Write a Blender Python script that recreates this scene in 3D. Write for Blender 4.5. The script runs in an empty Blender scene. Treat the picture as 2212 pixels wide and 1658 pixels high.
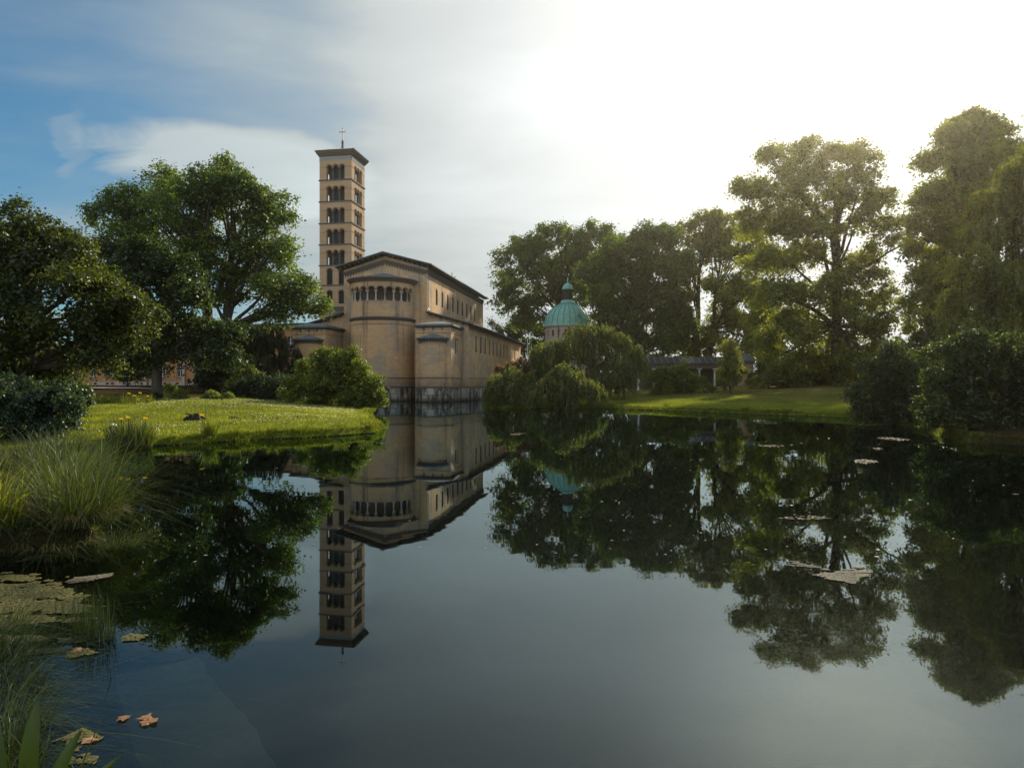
import bpy, bmesh, math, random
import numpy as np
from mathutils import Vector, Matrix

random.seed(7)
rng = np.random.default_rng(7)
sc = bpy.context.scene
col = sc.collection
R = math.radians
PI = math.pi

# ------------------------------------------------------------------ camera, sky, sun, exposure
CAMZ = 2.4
cam_d = bpy.data.cameras.new('camera')
cam = bpy.data.objects.new('camera', cam_d); col.objects.link(cam)
cam.location = (0, 0, CAMZ); cam.rotation_euler = (R(90), 0, 0)
cam_d.lens = 24; cam_d.sensor_width = 36; cam_d.clip_start = 0.05; cam_d.clip_end = 4000
sc.camera = cam

SUN_AZ, SUN_EL = 27.0, 29.0         # degrees right of the view axis (+Y), above the horizon
sdir = Vector((math.sin(R(SUN_AZ)) * math.cos(R(SUN_EL)), math.cos(R(SUN_AZ)) * math.cos(R(SUN_EL)), math.sin(R(SUN_EL))))
sun_d = bpy.data.lights.new('sun', 'SUN'); sun_d.energy = 3.9; sun_d.angle = R(2.0); sun_d.color = (1.0, 0.90, 0.72)
sun = bpy.data.objects.new('sun', sun_d); col.objects.link(sun)
sun.rotation_euler = sdir.to_track_quat('Z', 'Y').to_euler()
sun.location = (40, 60, 80)

sc.view_settings.view_transform = 'Standard'; sc.view_settings.look = 'None'
sc.view_settings.exposure = 0.75; sc.view_settings.gamma = 1.0; sc.view_settings.use_curve_mapping = False
sc.cycles.use_denoising = True
sc.cycles.max_bounces = 6; sc.cycles.transparent_max_bounces = 8
sc.cycles.diffuse_bounces = 3; sc.cycles.glossy_bounces = 3; sc.cycles.transmission_bounces = 4
sc.cycles.caustics_reflective = False; sc.cycles.caustics_refractive = False

world = bpy.data.worlds.new('World'); sc.world = world; world.use_nodes = True


def nd(nt, typ, **kw):
    n = nt.nodes.new(typ)
    for k, v in kw.items():
        if k == 'ins':
            for i, val in v.items():
                n.inputs[i].default_value = val
        else:
            setattr(n, k, v)
    return n


def math_n(nt, op, a, b=None, c=None, clamp=False):
    n = nt.nodes.new('ShaderNodeMath'); n.operation = op; n.use_clamp = clamp
    for i, v in enumerate((a, b, c)):
        if v is None:
            continue
        if isinstance(v, (int, float)):
            n.inputs[i].default_value = v
        else:
            nt.links.new(v, n.inputs[i])
    return n.outputs[0]


def ramp(nt, fac, stops, interp='LINEAR'):
    n = nt.nodes.new('ShaderNodeValToRGB'); n.color_ramp.interpolation = interp
    e = n.color_ramp.elements
    while len(e) < len(stops):
        e.new(0.5)
    for i, (p, c) in enumerate(stops):
        e[i].position = p
        e[i].color = (c, c, c, 1) if isinstance(c, (int, float)) else (*c, 1)
    nt.links.new(fac, n.inputs[0])
    return n.outputs[0]


def mixc(nt, fac, a, b, mode='MIX'):
    n = nt.nodes.new('ShaderNodeMix'); n.data_type = 'RGBA'; n.blend_type = mode
    n.clamp_factor = True
    for sock, v in ((n.inputs[0], fac), (n.inputs[6], a), (n.inputs[7], b)):
        if isinstance(v, (int, float)):
            sock.default_value = v
        elif isinstance(v, tuple):
            sock.default_value = (*v, 1) if len(v) == 3 else v
        else:
            nt.links.new(v, sock)
    return n.outputs[2]


def build_world():
    nt = world.node_tree; nt.nodes.clear(); L = nt.links.new
    out = nd(nt, 'ShaderNodeOutputWorld'); bg = nd(nt, 'ShaderNodeBackground')
    sky = nd(nt, 'ShaderNodeTexSky', sky_type='NISHITA', sun_disc=False)
    sky.sun_elevation = R(SUN_EL); sky.sun_rotation = R(SUN_AZ)
    sky.air_density = 1.0; sky.dust_density = 0.6; sky.ozone_density = 2.2
    tc = nd(nt, 'ShaderNodeTexCoord')
    D = tc.outputs['Generated']
    nrm = nd(nt, 'ShaderNodeVectorMath', operation='NORMALIZE'); L(D, nrm.inputs[0]); D = nrm.outputs[0]
    dot = nd(nt, 'ShaderNodeVectorMath', operation='DOT_PRODUCT'); L(D, dot.inputs[0]); dot.inputs[1].default_value = sdir
    c = dot.outputs['Value']
    c01 = math_n(nt, 'MULTIPLY_ADD', c, 0.5, 0.5)
    # thin cirrus: noise on the plane of the cloud layer
    sep = nd(nt, 'ShaderNodeSeparateXYZ'); L(D, sep.inputs[0])
    zz = math_n(nt, 'MAXIMUM', math_n(nt, 'ADD', sep.outputs[2], 0.14), 0.06)
    px = math_n(nt, 'DIVIDE', sep.outputs[0], zz); py = math_n(nt, 'DIVIDE', sep.outputs[1], zz)
    comb = nd(nt, 'ShaderNodeCombineXYZ'); L(px, comb.inputs[0]); L(py, comb.inputs[1])
    mp = nd(nt, 'ShaderNodeMapping'); L(comb.outputs[0], mp.inputs[0])
    mp.inputs['Rotation'].default_value = (0, 0, R(-22)); mp.inputs['Scale'].default_value = (0.55, 1.25, 1); mp.inputs['Location'].default_value = (3.1, 1.7, 0)
    n1 = nd(nt, 'ShaderNodeTexNoise', ins={'Scale': 0.9, 'Detail': 7.0, 'Roughness': 0.52, 'Distortion': 0.55}); L(mp.outputs[0], n1.inputs['Vector'])
    n2 = nd(nt, 'ShaderNodeTexNoise', ins={'Scale': 3.2, 'Detail': 6.0, 'Roughness': 0.6, 'Distortion': 0.8}); L(mp.outputs[0], n2.inputs['Vector'])
    f1 = ramp(nt, n1.outputs[0], [(0.36, 0.0), (0.72, 1.0)], 'EASE')
    f2 = ramp(nt, n2.outputs[0], [(0.35, 0.0), (0.75, 1.0)], 'EASE')
    cl = math_n(nt, 'ADD', math_n(nt, 'MULTIPLY', f1, 0.72), math_n(nt, 'MULTIPLY', f2, 0.16))
    # brighter wisps of cloud left of the tower
    def patch(az, el, ra, re_, amp, wv=0.9):
        v = Vector((math.sin(R(az)) * math.cos(R(el)), math.cos(R(az)) * math.cos(R(el)), math.sin(R(el))))
        right = Vector((math.cos(R(az)), -math.sin(R(az)), 0)); up = right.cross(v)
        a = nd(nt, 'ShaderNodeVectorMath', operation='DOT_PRODUCT'); L(D, a.inputs[0]); a.inputs[1].default_value = right
        b = nd(nt, 'ShaderNodeVectorMath', operation='DOT_PRODUCT'); L(D, b.inputs[0]); b.inputs[1].default_value = up
        f = nd(nt, 'ShaderNodeVectorMath', operation='DOT_PRODUCT'); L(D, f.inputs[0]); f.inputs[1].default_value = v
        wob = math_n(nt, 'MULTIPLY_ADD', n2.outputs[0], wv, -wv / 2)
        wa = math_n(nt, 'ADD', math_n(nt, 'DIVIDE', a.outputs['Value'], ra), wob)
        wb = math_n(nt, 'ADD', math_n(nt, 'DIVIDE', b.outputs['Value'], re_), math_n(nt, 'MULTIPLY', math_n(nt, 'MULTIPLY_ADD', n1.outputs[0], 2.0, -1.0), 1.6))
        r2 = math_n(nt, 'ADD', math_n(nt, 'MULTIPLY', wa, wa), math_n(nt, 'MULTIPLY', wb, wb))
        g = math_n(nt, 'MULTIPLY', math_n(nt, 'SUBTRACT', 1.0, r2, clamp=True), 1.7, clamp=True)
        front = math_n(nt, 'GREATER_THAN', f.outputs['Value'], 0.0)
        return math_n(nt, 'MULTIPLY', math_n(nt, 'MULTIPLY', g, front), amp)
    p1 = patch(-21.5, 16.3, 0.19, 0.05, 0.95)
    p2 = patch(-33.0, 15.8, 0.020, 0.045, 0.26, 5.0)
    p3 = patch(-36.0, 9.0, 0.12, 0.05, 0.5)
    cl = math_n(nt, 'ADD', cl, math_n(nt, 'ADD', p1, math_n(nt, 'ADD', p2, p3)))
    # veil of high cloud grows towards sun and horizon, and is thickened unseen behind the camera
    veil = ramp(nt, c01, [(0.0, 0.60), (0.45, 0.50), (0.70, 0.06), (0.80, 0.16), (0.875, 0.58), (0.93, 0.96), (1.0, 1.0)], 'EASE')
    hz = ramp(nt, sep.outputs[2], [(0.0, 0.45), (0.12, 0.16), (0.30, 0.0), (1.0, 0.0)], 'EASE')
    mask = math_n(nt, 'ADD', math_n(nt, 'MULTIPLY', cl, 0.75), math_n(nt, 'ADD', veil, hz), clamp=True)
    lum = ramp(nt, c01, [(0.0, 0.155), (0.45, 0.140), (0.70, 0.062), (0.80, 0.062), (0.89, 0.074), (0.925, 0.098), (0.950, 0.112), (0.972, 0.132), (0.986, 0.165), (1.0, 0.30)], 'B_SPLINE')  # brighter behind the camera, added to light the shaded church front
    lum5 = math_n(nt, 'MULTIPLY', lum, 4.8)
    wob = math_n(nt, 'MULTIPLY_ADD', cl, 0.30, 0.86)
    lum5 = math_n(nt, 'MULTIPLY', lum5, wob)
    tint = ramp(nt, c01, [(0.0, (0.93, 0.96, 1.0)), (0.80, (0.82, 0.95, 1.0)), (0.87, (0.87, 0.98, 1.0)), (0.96, (0.96, 1.0, 1.0)), (1.0, (1.0, 0.98, 0.93))])
    vm = nd(nt, 'ShaderNodeVectorMath', operation='SCALE'); L(tint, vm.inputs[0]); L(lum5, vm.inputs['Scale'])
    sk = nd(nt, 'ShaderNodeVectorMath', operation='MULTIPLY'); L(sky.outputs[0], sk.inputs[0]); sk.inputs[1].default_value = (0.0165, 0.047, 0.057)
    res = mixc(nt, mask, sk.outputs[0], vm.outputs[0])
    L(res, bg.inputs[0]); bg.inputs[1].default_value = 1.0
    L(bg.outputs[0], out.inputs[0])
build_world()

# ------------------------------------------------------------------ helpers
K = 1474.0; CX = 1105.5; HY = 829.0          # the photograph's focal length and centre, for measuring positions


def W(px, py, d):
    return ((px - CX) / K * d, d, CAMZ + (HY - py) / K * d)


def tag(o, label=None, cat=None, group=None, kind=None):
    if label: o['label'] = label
    if cat: o['category'] = cat
    if group: o['group'] = group
    if kind: o['kind'] = kind
    return o


def empty(name, loc, rz=0.0):
    o = bpy.data.objects.new(name, None); col.objects.link(o)
    o.location = loc; o.rotation_euler = (0, 0, rz); o.empty_display_size = 0.5
    return o


def link(name, me, mat=None, parent=None, loc=None, rot=None, scale=None):
    o = bpy.data.objects.new(name, me); col.objects.link(o)
    if mat is not None and not me.materials:
        me.materials.append(mat)
    if parent is not None: o.parent = parent
    if loc is not None: o.location = loc
    if rot is not None: o.rotation_euler = rot
    if scale is not None: o.scale = scale
    return o


def copy_tree(o, parent=None):
    c = o.copy(); col.objects.link(c)
    if parent is not None: c.parent = parent
    for ch in list(o.children):
        copy_tree(ch, c)
    return c


class MB:
    def __init__(s):
        s.v = []; s.f = []

    def add(s, vs, fs):
        b = len(s.v); s.v += [tuple(p) for p in vs]; s.f += [tuple(b + i for i in f) for f in fs]
        return s

    def quad(s, a, b, c, d):
        return s.add([a, b, c, d], [(0, 1, 2, 3)])

    def box(s, x0, x1, y0, y1, z0, z1):
        return s.add([(x0, y0, z0), (x1, y0, z0), (x1, y1, z0), (x0, y1, z0), (x0, y0, z1), (x1, y0, z1), (x1, y1, z1), (x0, y1, z1)],
                     [(0, 3, 2, 1), (4, 5, 6, 7), (0, 1, 5, 4), (1, 2, 6, 5), (2, 3, 7, 6), (3, 0, 4, 7)])

    def prism(s, pts, fn0, fn1):
        n = len(pts)
        s.add([fn0(p) for p in pts] + [fn1(p) for p in pts],
              [tuple(range(n - 1, -1, -1)), tuple(range(n, 2 * n))] + [(i, (i + 1) % n, n + (i + 1) % n, n + i) for i in range(n)])
        return s

    def lathe(s, prof, n=16, c=(0, 0), a0=0.0, a1=2 * PI, cap=False):
        full = abs(a1 - a0 - 2 * PI) < 1e-6
        m = n if full else n + 1
        vs = []
        for (r, z) in prof:
            for i in range(m):
                a = a0 + (a1 - a0) * i / n
                vs.append((c[0] + r * math.cos(a), c[1] + r * math.sin(a), z))
        fs = []
        for j in range(len(prof) - 1):
            for i in range(n):
                i2 = (i + 1) % m if full else i + 1
                fs.append((j * m + i, j * m + i2, (j + 1) * m + i2, (j + 1) * m + i))
        s.add(vs, fs)
        return s

    def tube(s, pts, rad, n=6):
        pts = [Vector(p) for p in pts]
        if isinstance(rad, (int, float)): rad = [rad] * len(pts)
        vs = []
        for i, p in enumerate(pts):
            t = (pts[min(i + 1, len(pts) - 1)] - pts[max(i - 1, 0)])
            t = t.normalized() if t.length > 1e-9 else Vector((0, 0, 1))
            ref = Vector((1, 0, 0)) if abs(t.x) < 0.8 else Vector((0, 1, 0))
            a = t.cross(ref).normalized(); b = t.cross(a)
            for k in range(n):
                an = 2 * PI * k / n
                vs.append(p + (a * math.cos(an) + b * math.sin(an)) * rad[i])
        fs = []
        for i in range(len(pts) - 1):
            for k in range(n):
                k2 = (k + 1) % n
                fs.append((i * n + k, i * n + k2, (i + 1) * n + k2, (i + 1) * n + k))
        fs.append(tuple(range(n - 1, -1, -1))); fs.append(tuple((len(pts) - 1) * n + k for k in range(n)))
        s.add(vs, fs)
        return s

    def mesh(s, name='mesh', smooth=False):
        me = bpy.data.meshes.new(name)
        me.from_pydata(s.v, [], s.f); me.update()
        if smooth:
            me.polygons.foreach_set('use_smooth', [True] * len(me.polygons))
        return me

    def build(s, name, mat, parent=None, smooth=False, **kw):
        return link(name, s.mesh(name, smooth), mat, parent, **kw)


# ------------------------------------------------------------------ materials
def principled(name, base=(0.5, 0.5, 0.5), rough=0.8, metal=0.0, spec=0.3):
    m = bpy.data.materials.new(name); m.use_nodes = True
    b = m.node_tree.nodes['Principled BSDF']
    b.inputs['Base Color'].default_value = (*base, 1); b.inputs['Roughness'].default_value = rough
    b.inputs['Metallic'].default_value = metal
    b.inputs['Specular IOR Level'].default_value = spec
    return m, m.node_tree, b


def noise_mat(name, c1, c2, scale=3.0, rough=0.8, bump=0.3, bscale=20.0, metal=0.0, spec=0.3, stretch=(1, 1, 1), lo=0.3, hi=0.7):
    m, nt, b = principled(name, c1, rough, metal, spec)
    tc = nd(nt, 'ShaderNodeTexCoord'); mp = nd(nt, 'ShaderNodeMapping'); mp.inputs['Scale'].default_value = stretch
    nt.links.new(tc.outputs['Object'], mp.inputs[0])
    n = nd(nt, 'ShaderNodeTexNoise', ins={'Scale': scale, 'Detail': 6.0, 'Roughness': 0.6}); nt.links.new(mp.outputs[0], n.inputs['Vector'])
    c = ramp(nt, n.outputs[0], [(lo, c1), (hi, c2)])
    nt.links.new(c, b.inputs['Base Color'])
    if bump:
        n2 = nd(nt, 'ShaderNodeTexNoise', ins={'Scale': bscale, 'Detail': 5.0}); nt.links.new(mp.outputs[0], n2.inputs['Vector'])
        bp = nd(nt, 'ShaderNodeBump', ins={'Strength': bump, 'Distance': 0.03}); nt.links.new(n2.outputs[0], bp.inputs['Height'])
        nt.links.new(bp.outputs[0], b.inputs['Normal'])
    return m


def wall_mat(name, warm=(0.62, 0.39, 0.205), warm2=(0.70, 0.475, 0.27), grey=(0.38, 0.33, 0.27), course=0.42, stain=True, grey_amt=0.5):
    """weathered ochre render over coursed ashlar, with faint joints and rain-washed dirt"""
    m, nt, b = principled(name, warm, 0.9, 0, 0.15); L = nt.links.new
    tc = nd(nt, 'ShaderNodeTexCoord'); sep = nd(nt, 'ShaderNodeSeparateXYZ'); L(tc.outputs['Object'], sep.inputs[0])
    s = math_n(nt, 'ADD', sep.outputs[0], sep.outputs[1])
    cb = nd(nt, 'ShaderNodeCombineXYZ'); L(s, cb.inputs[0]); L(sep.outputs[2], cb.inputs[1])
    br = nd(nt, 'ShaderNodeTexBrick', ins={'Scale': 1.0, 'Mortar Size': 0.018, 'Mortar Smooth': 0.3, 'Bias': 0.0, 'Brick Width': course * 2.6, 'Row Height': course})
    br.inputs['Color1'].default_value = (0.86, 0.86, 0.86, 1); br.inputs['Color2'].default_value = (1.10, 1.08, 1.05, 1); br.inputs['Mortar'].default_value = (0.66, 0.63, 0.6, 1)
    L(cb.outputs[0], br.inputs['Vector'])
    n1 = nd(nt, 'ShaderNodeTexNoise', ins={'Scale': 0.30, 'Detail': 6.0, 'Roughness': 0.62, 'Distortion': 0.4}); L(tc.outputs['Object'], n1.inputs['Vector'])
    n2 = nd(nt, 'ShaderNodeTexNoise', ins={'Scale': 2.2, 'Detail': 8.0, 'Roughness': 0.65}); L(tc.outputs['Object'], n2.inputs['Vector'])
    base = mixc(nt, ramp(nt, n2.outputs[0], [(0.3, 0.0), (0.7, 1.0)]), warm, warm2)
    gm = ramp(nt, n1.outputs[0], [(0.45, 0.0), (0.56, grey_amt * 1.4)])
    base = mixc(nt, gm, base, grey)
    base = mixc(nt, 0.5, base, br.outputs[0], 'MULTIPLY')
    if stain:
        mp = nd(nt, 'ShaderNodeMapping'); mp.inputs['Scale'].default_value = (1.6, 1.6, 0.10); L(tc.outputs['Object'], mp.inputs[0])
        n3 = nd(nt, 'ShaderNodeTexNoise', ins={'Scale': 1.0, 'Detail': 5.0, 'Roughness': 0.6}); L(mp.outputs[0], n3.inputs['Vector'])
        st = ramp(nt, n3.outputs[0], [(0.53, 0.0), (0.74, 0.7)])
        # damp band of algae over the footing
        z = sep.outputs[2]
        low = nd(nt, 'ShaderNodeMapRange'); L(z, low.inputs[0]); low.inputs[1].default_value = 3.6; low.inputs[2].default_value = 1.8; low.inputs[3].default_value = 0.0; low.inputs[4].default_value = 0.8
        st2 = math_n(nt, 'MULTIPLY', low.outputs[0], ramp(nt, n2.outputs[0], [(0.3, 0.3), (0.62, 1.0)]))
        stt = math_n(nt, 'MAXIMUM', st, st2)
        base = mixc(nt, stt, base, (0.085, 0.07, 0.055))
    L(base, b.inputs['Base Color'])
    bp = nd(nt, 'ShaderNodeBump', ins={'Strength': 0.35, 'Distance': 0.02})
    hsum = math_n(nt, 'ADD', math_n(nt, 'MULTIPLY', n2.outputs[0], 0.6), math_n(nt, 'MULTIPLY', br.outputs[1], -0.5))
    L(hsum, bp.inputs['Height']); L(bp.outputs[0], b.inputs['Normal'])
    return m


def leaf_mat(name, dark, light, trans=0.5, tcol=None, gloss=0.04):
    m = bpy.data.materials.new(name); m.use_nodes = True; nt = m.node_tree; nt.nodes.clear(); L = nt.links.new
    out = nd(nt, 'ShaderNodeOutputMaterial')
    at = nd(nt, 'ShaderNodeAttribute', attribute_name='tint')
    c = ramp(nt, at.outputs['Fac'], [(0.0, dark), (1.0, light)])
    d = nd(nt, 'ShaderNodeBsdfDiffuse'); L(c, d.inputs[0])
    t = nd(nt, 'ShaderNodeBsdfTranslucent')
    tc = mixc(nt, 1.0, c, tcol or (2.3, 2.1, 0.8), 'MULTIPLY'); L(tc, t.inputs[0])
    mx = nd(nt, 'ShaderNodeMixShader', ins={0: trans}); L(d.outputs[0], mx.inputs[1]); L(t.outputs[0], mx.inputs[2])
    g = nd(nt, 'ShaderNodeBsdfGlossy', ins={'Roughness': 0.45}); g.inputs[0].default_value = (0.8, 0.85, 0.8, 1)
    m2 = nd(nt, 'ShaderNodeMixShader', ins={0: gloss}); L(mx.outputs[0], m2.inputs[1]); L(g.outputs[0], m2.inputs[2])
    L(m2.outputs[0], out.inputs[0])
    return m


M = {}
M['wall'] = wall_mat('ochre_render')
M['tower'] = wall_mat('tower_render', warm=(0.42, 0.275, 0.155), warm2=(0.47, 0.32, 0.19), grey=(0.42, 0.33, 0.23), course=0.6, stain=False, grey_amt=0.35)
M['house'] = wall_mat('orange_render', warm=(0.40, 0.21, 0.085), warm2=(0.45, 0.25, 0.11), grey=(0.27, 0.18, 0.11), course=0.5, stain=False, grey_amt=0.4)
M['stone'] = noise_mat('plinth_stone', (0.40, 0.39, 0.36), (0.06, 0.055, 0.05), scale=1.4, bump=0.5, bscale=9, stretch=(1, 1, 0.45), lo=0.42, hi=0.60)
def stone_mat():
    m, nt, b = principled('weathered_plinth_stone', (0.3, 0.3, 0.28), 0.9, 0, 0.2); L = nt.links.new
    g = nd(nt, 'ShaderNodeNewGeometry'); oi = nd(nt, 'ShaderNodeObjectInfo'); sp = nd(nt, 'ShaderNodeSeparateXYZ'); L(g.outputs['Position'], sp.inputs[0])
    mp = nd(nt, 'ShaderNodeMapping'); mp.inputs['Scale'].default_value = (1.5, 1.5, 0.42); L(g.outputs['Position'], mp.inputs[0])
    n1 = nd(nt, 'ShaderNodeTexNoise', ins={'Scale': 1.0, 'Detail': 7.0, 'Roughness': 0.65}); L(mp.outputs[0], n1.inputs['Vector'])
    n2 = nd(nt, 'ShaderNodeTexNoise', ins={'Scale': 5.0, 'Detail': 6.0, 'Roughness': 0.6}); L(g.outputs['Position'], n2.inputs['Vector'])
    tone = ramp(nt, oi.outputs['Random'], [(0.0, (0.30, 0.28, 0.25)), (0.35, (0.42, 0.41, 0.38)), (0.6, (0.36, 0.33, 0.28)), (0.8, (0.50, 0.47, 0.41)), (1.0, (0.40, 0.31, 0.23))])
    c = mixc(nt, ramp(nt, n1.outputs[0], [(0.44, 0.0), (0.56, 1.0)]), tone, (0.060, 0.056, 0.050))
    lo_ = nd(nt, 'ShaderNodeMapRange'); L(sp.outputs[2], lo_.inputs[0]); lo_.inputs[1].default_value = 0.7; lo_.inputs[2].default_value = 0.1; lo_.inputs[3].default_value = 0.0; lo_.inputs[4].default_value = 1.0
    c = mixc(nt, math_n(nt, 'MULTIPLY', lo_.outputs[0], ramp(nt, n2.outputs[0], [(0.3, 0.6), (0.6, 1.0)])), c, (0.035, 0.032, 0.027))
    L(c, b.inputs['Base Color'])
    bp = nd(nt, 'ShaderNodeBump', ins={'Strength': 0.6, 'Distance': 0.03}); L(n2.outputs[0], bp.inputs['Height']); L(bp.outputs[0], b.inputs['Normal'])
    return m
M['block'] = stone_mat()
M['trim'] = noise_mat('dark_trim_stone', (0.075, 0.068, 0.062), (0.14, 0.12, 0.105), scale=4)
M['brick'] = noise_mat('brown_brick_trim', (0.15, 0.095, 0.06), (0.24, 0.16, 0.10), scale=6)
M['lead'] = noise_mat('grey_lead_roof', (0.10, 0.12, 0.13), (0.20, 0.235, 0.25), scale=1.5, rough=0.7, bump=0.15, spec=0.25)
M['slate'] = noise_mat('dark_roof', (0.045, 0.045, 0.046), (0.085, 0.082, 0.08), scale=3, spec=0.12, rough=0.85, bump=0.4, bscale=12)
M['marble'] = noise_mat('pale_marble', (0.62, 0.60, 0.55), (0.42, 0.40, 0.36), scale=4, bump=0.1, spec=0.4)
M['frieze'] = noise_mat('pale_frieze_stone', (0.48, 0.50, 0.50), (0.34, 0.35, 0.35), scale=5, bump=0.1)
M['darkfill'] = noise_mat('dark_frieze_ground', (0.12, 0.11, 0.10), (0.18, 0.16, 0.14), scale=5, bump=0.1)
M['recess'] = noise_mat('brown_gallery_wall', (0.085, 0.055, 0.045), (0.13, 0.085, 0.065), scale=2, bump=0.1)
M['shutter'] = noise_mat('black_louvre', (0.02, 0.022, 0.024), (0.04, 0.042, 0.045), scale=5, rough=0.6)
M['glass'], _nt, _b = principled('window_glass', (0.016, 0.014, 0.012), 0.25, 0, 0.25)
M['white'] = noise_mat('white_paint', (0.72, 0.73, 0.72), (0.6, 0.6, 0.58), scale=6, rough=0.5, bump=0.05)
M['zinc'] = noise_mat('zinc_pipe', (0.34, 0.37, 0.38), (0.22, 0.24, 0.25), scale=3, rough=0.4, spec=0.5, metal=0.4)
M['iron'] = noise_mat('gilt_iron', (0.16, 0.14, 0.10), (0.24, 0.2, 0.13), scale=5, rough=0.5, metal=0.5)
M['copper'] = noise_mat('copper_patina', (0.16, 0.40, 0.33), (0.27, 0.52, 0.44), scale=2.2, rough=0.6, bump=0.15, stretch=(1, 1, 0.6))
M['copper_dark'] = noise_mat('dark_patina', (0.07, 0.20, 0.17), (0.11, 0.27, 0.23), scale=3, rough=0.6, bump=0.1)
M['drum'] = noise_mat('pinkish_drum_stone', (0.47, 0.38, 0.31), (0.36, 0.29, 0.24), scale=2, bump=0.2)
M['bark'] = noise_mat('bark', (0.035, 0.028, 0.022), (0.085, 0.07, 0.055), scale=3, bump=0.8, bscale=10, stretch=(1, 1, 0.25))
M['pale_bark'] = noise_mat('plane_bark', (0.035, 0.030, 0.025), (0.085, 0.072, 0.057), scale=2.5, bump=0.5, bscale=8)
M['soil'] = noise_mat('dark_compost', (0.012, 0.010, 0.009), (0.035, 0.028, 0.022), scale=8, bump=1.0, bscale=25)
M['cloth'] = noise_mat('black_clothing', (0.012, 0.012, 0.014), (0.02, 0.02, 0.022), scale=9, bump=0.1)
M['skin'], _, _ = principled('skin', (0.45, 0.28, 0.2), 0.6)
M['slab'] = noise_mat('algae_covered_concrete', (0.36, 0.35, 0.28), (0.15, 0.155, 0.12), scale=2.2, bump=0.4, bscale=12)
M['slate_wall'] = noise_mat('shaded_grey_wall', (0.10, 0.085, 0.075), (0.15, 0.13, 0.115), scale=2)  # one dark grey for the colonnade's architrave and back wall
M['oak'] = leaf_mat('leaf_dark_green', (0.014, 0.028, 0.008), (0.050, 0.080, 0.016))
M['olive'] = leaf_mat('leaf_olive', (0.016, 0.029, 0.006), (0.085, 0.105, 0.014))
M['plane'] = leaf_mat('leaf_plane_tree', (0.026, 0.050, 0.012), (0.135, 0.195, 0.036))
M['lime'] = leaf_mat('leaf_light_green', (0.050, 0.072, 0.012), (0.21, 0.22, 0.035))
M['warm'] = leaf_mat('leaf_warm_green', (0.045, 0.068, 0.011), (0.23, 0.26, 0.040), trans=0.58)
M['bright'] = leaf_mat('leaf_bright_green', (0.030, 0.060, 0.008), (0.20, 0.24, 0.022))
M['blue'] = leaf_mat('leaf_bluish_green', (0.012, 0.028, 0.016), (0.045, 0.075, 0.038))
M['willow'] = leaf_mat('leaf_willow', (0.030, 0.052, 0.014), (0.175, 0.205, 0.058))
M['copperleaf'] = leaf_mat('leaf_copper', (0.075, 0.045, 0.020), (0.26, 0.18, 0.085), tcol=(1.4, 1.1, 0.6))
M['shade'] = leaf_mat('leaf_deep_green', (0.010, 0.022, 0.008), (0.034, 0.058, 0.016))
M['blossom'] = leaf_mat('cream_blossom', (0.45, 0.44, 0.22), (0.75, 0.72, 0.42), tcol=(1.2, 1.2, 0.9))
M['tips'] = leaf_mat('yellow_young_leaf', (0.16, 0.15, 0.03), (0.32, 0.30, 0.07))  # yellow leaf colour for the tips of the right-hand bush
M['petal'] = leaf_mat('yellow_petal', (0.75, 0.46, 0.01), (0.85, 0.62, 0.03), tcol=(1.2, 1.0, 0.6))
M['blade'] = leaf_mat('grass_blade', (0.035, 0.056, 0.008), (0.20, 0.225, 0.022))
M['sedge'] = leaf_mat('sedge_blade', (0.014, 0.027, 0.006), (0.105, 0.13, 0.036), trans=0.35)
M['reed'] = leaf_mat('dark_reed', (0.010, 0.020, 0.006), (0.045, 0.062, 0.016), trans=0.25)
M['straw'] = leaf_mat('dry_straw', (0.06, 0.045, 0.02), (0.22, 0.165, 0.075), trans=0.2)
M['speck'] = leaf_mat('pale_speck', (0.16, 0.15, 0.10), (0.36, 0.34, 0.26), trans=0.05, tcol=(1, 1, 1), gloss=0.05)
M['dock'] = leaf_mat('dock_leaf', (0.012, 0.026, 0.006), (0.035, 0.06, 0.012), trans=0.2)
M['dead'] = leaf_mat('dry_leaf', (0.22, 0.10, 0.05), (0.42, 0.24, 0.13), trans=0.15, tcol=(1.2, 1.0, 0.8))
M['duck'] = leaf_mat('yellow_duckweed', (0.028, 0.030, 0.008), (0.19, 0.16, 0.045), trans=0.05, tcol=(1, 1, 1), gloss=0.10)
M['flake'] = leaf_mat('pale_floating_leaf', (0.06, 0.052, 0.034), (0.27, 0.24, 0.175), trans=0.05, tcol=(1, 1, 1), gloss=0.01)


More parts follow.
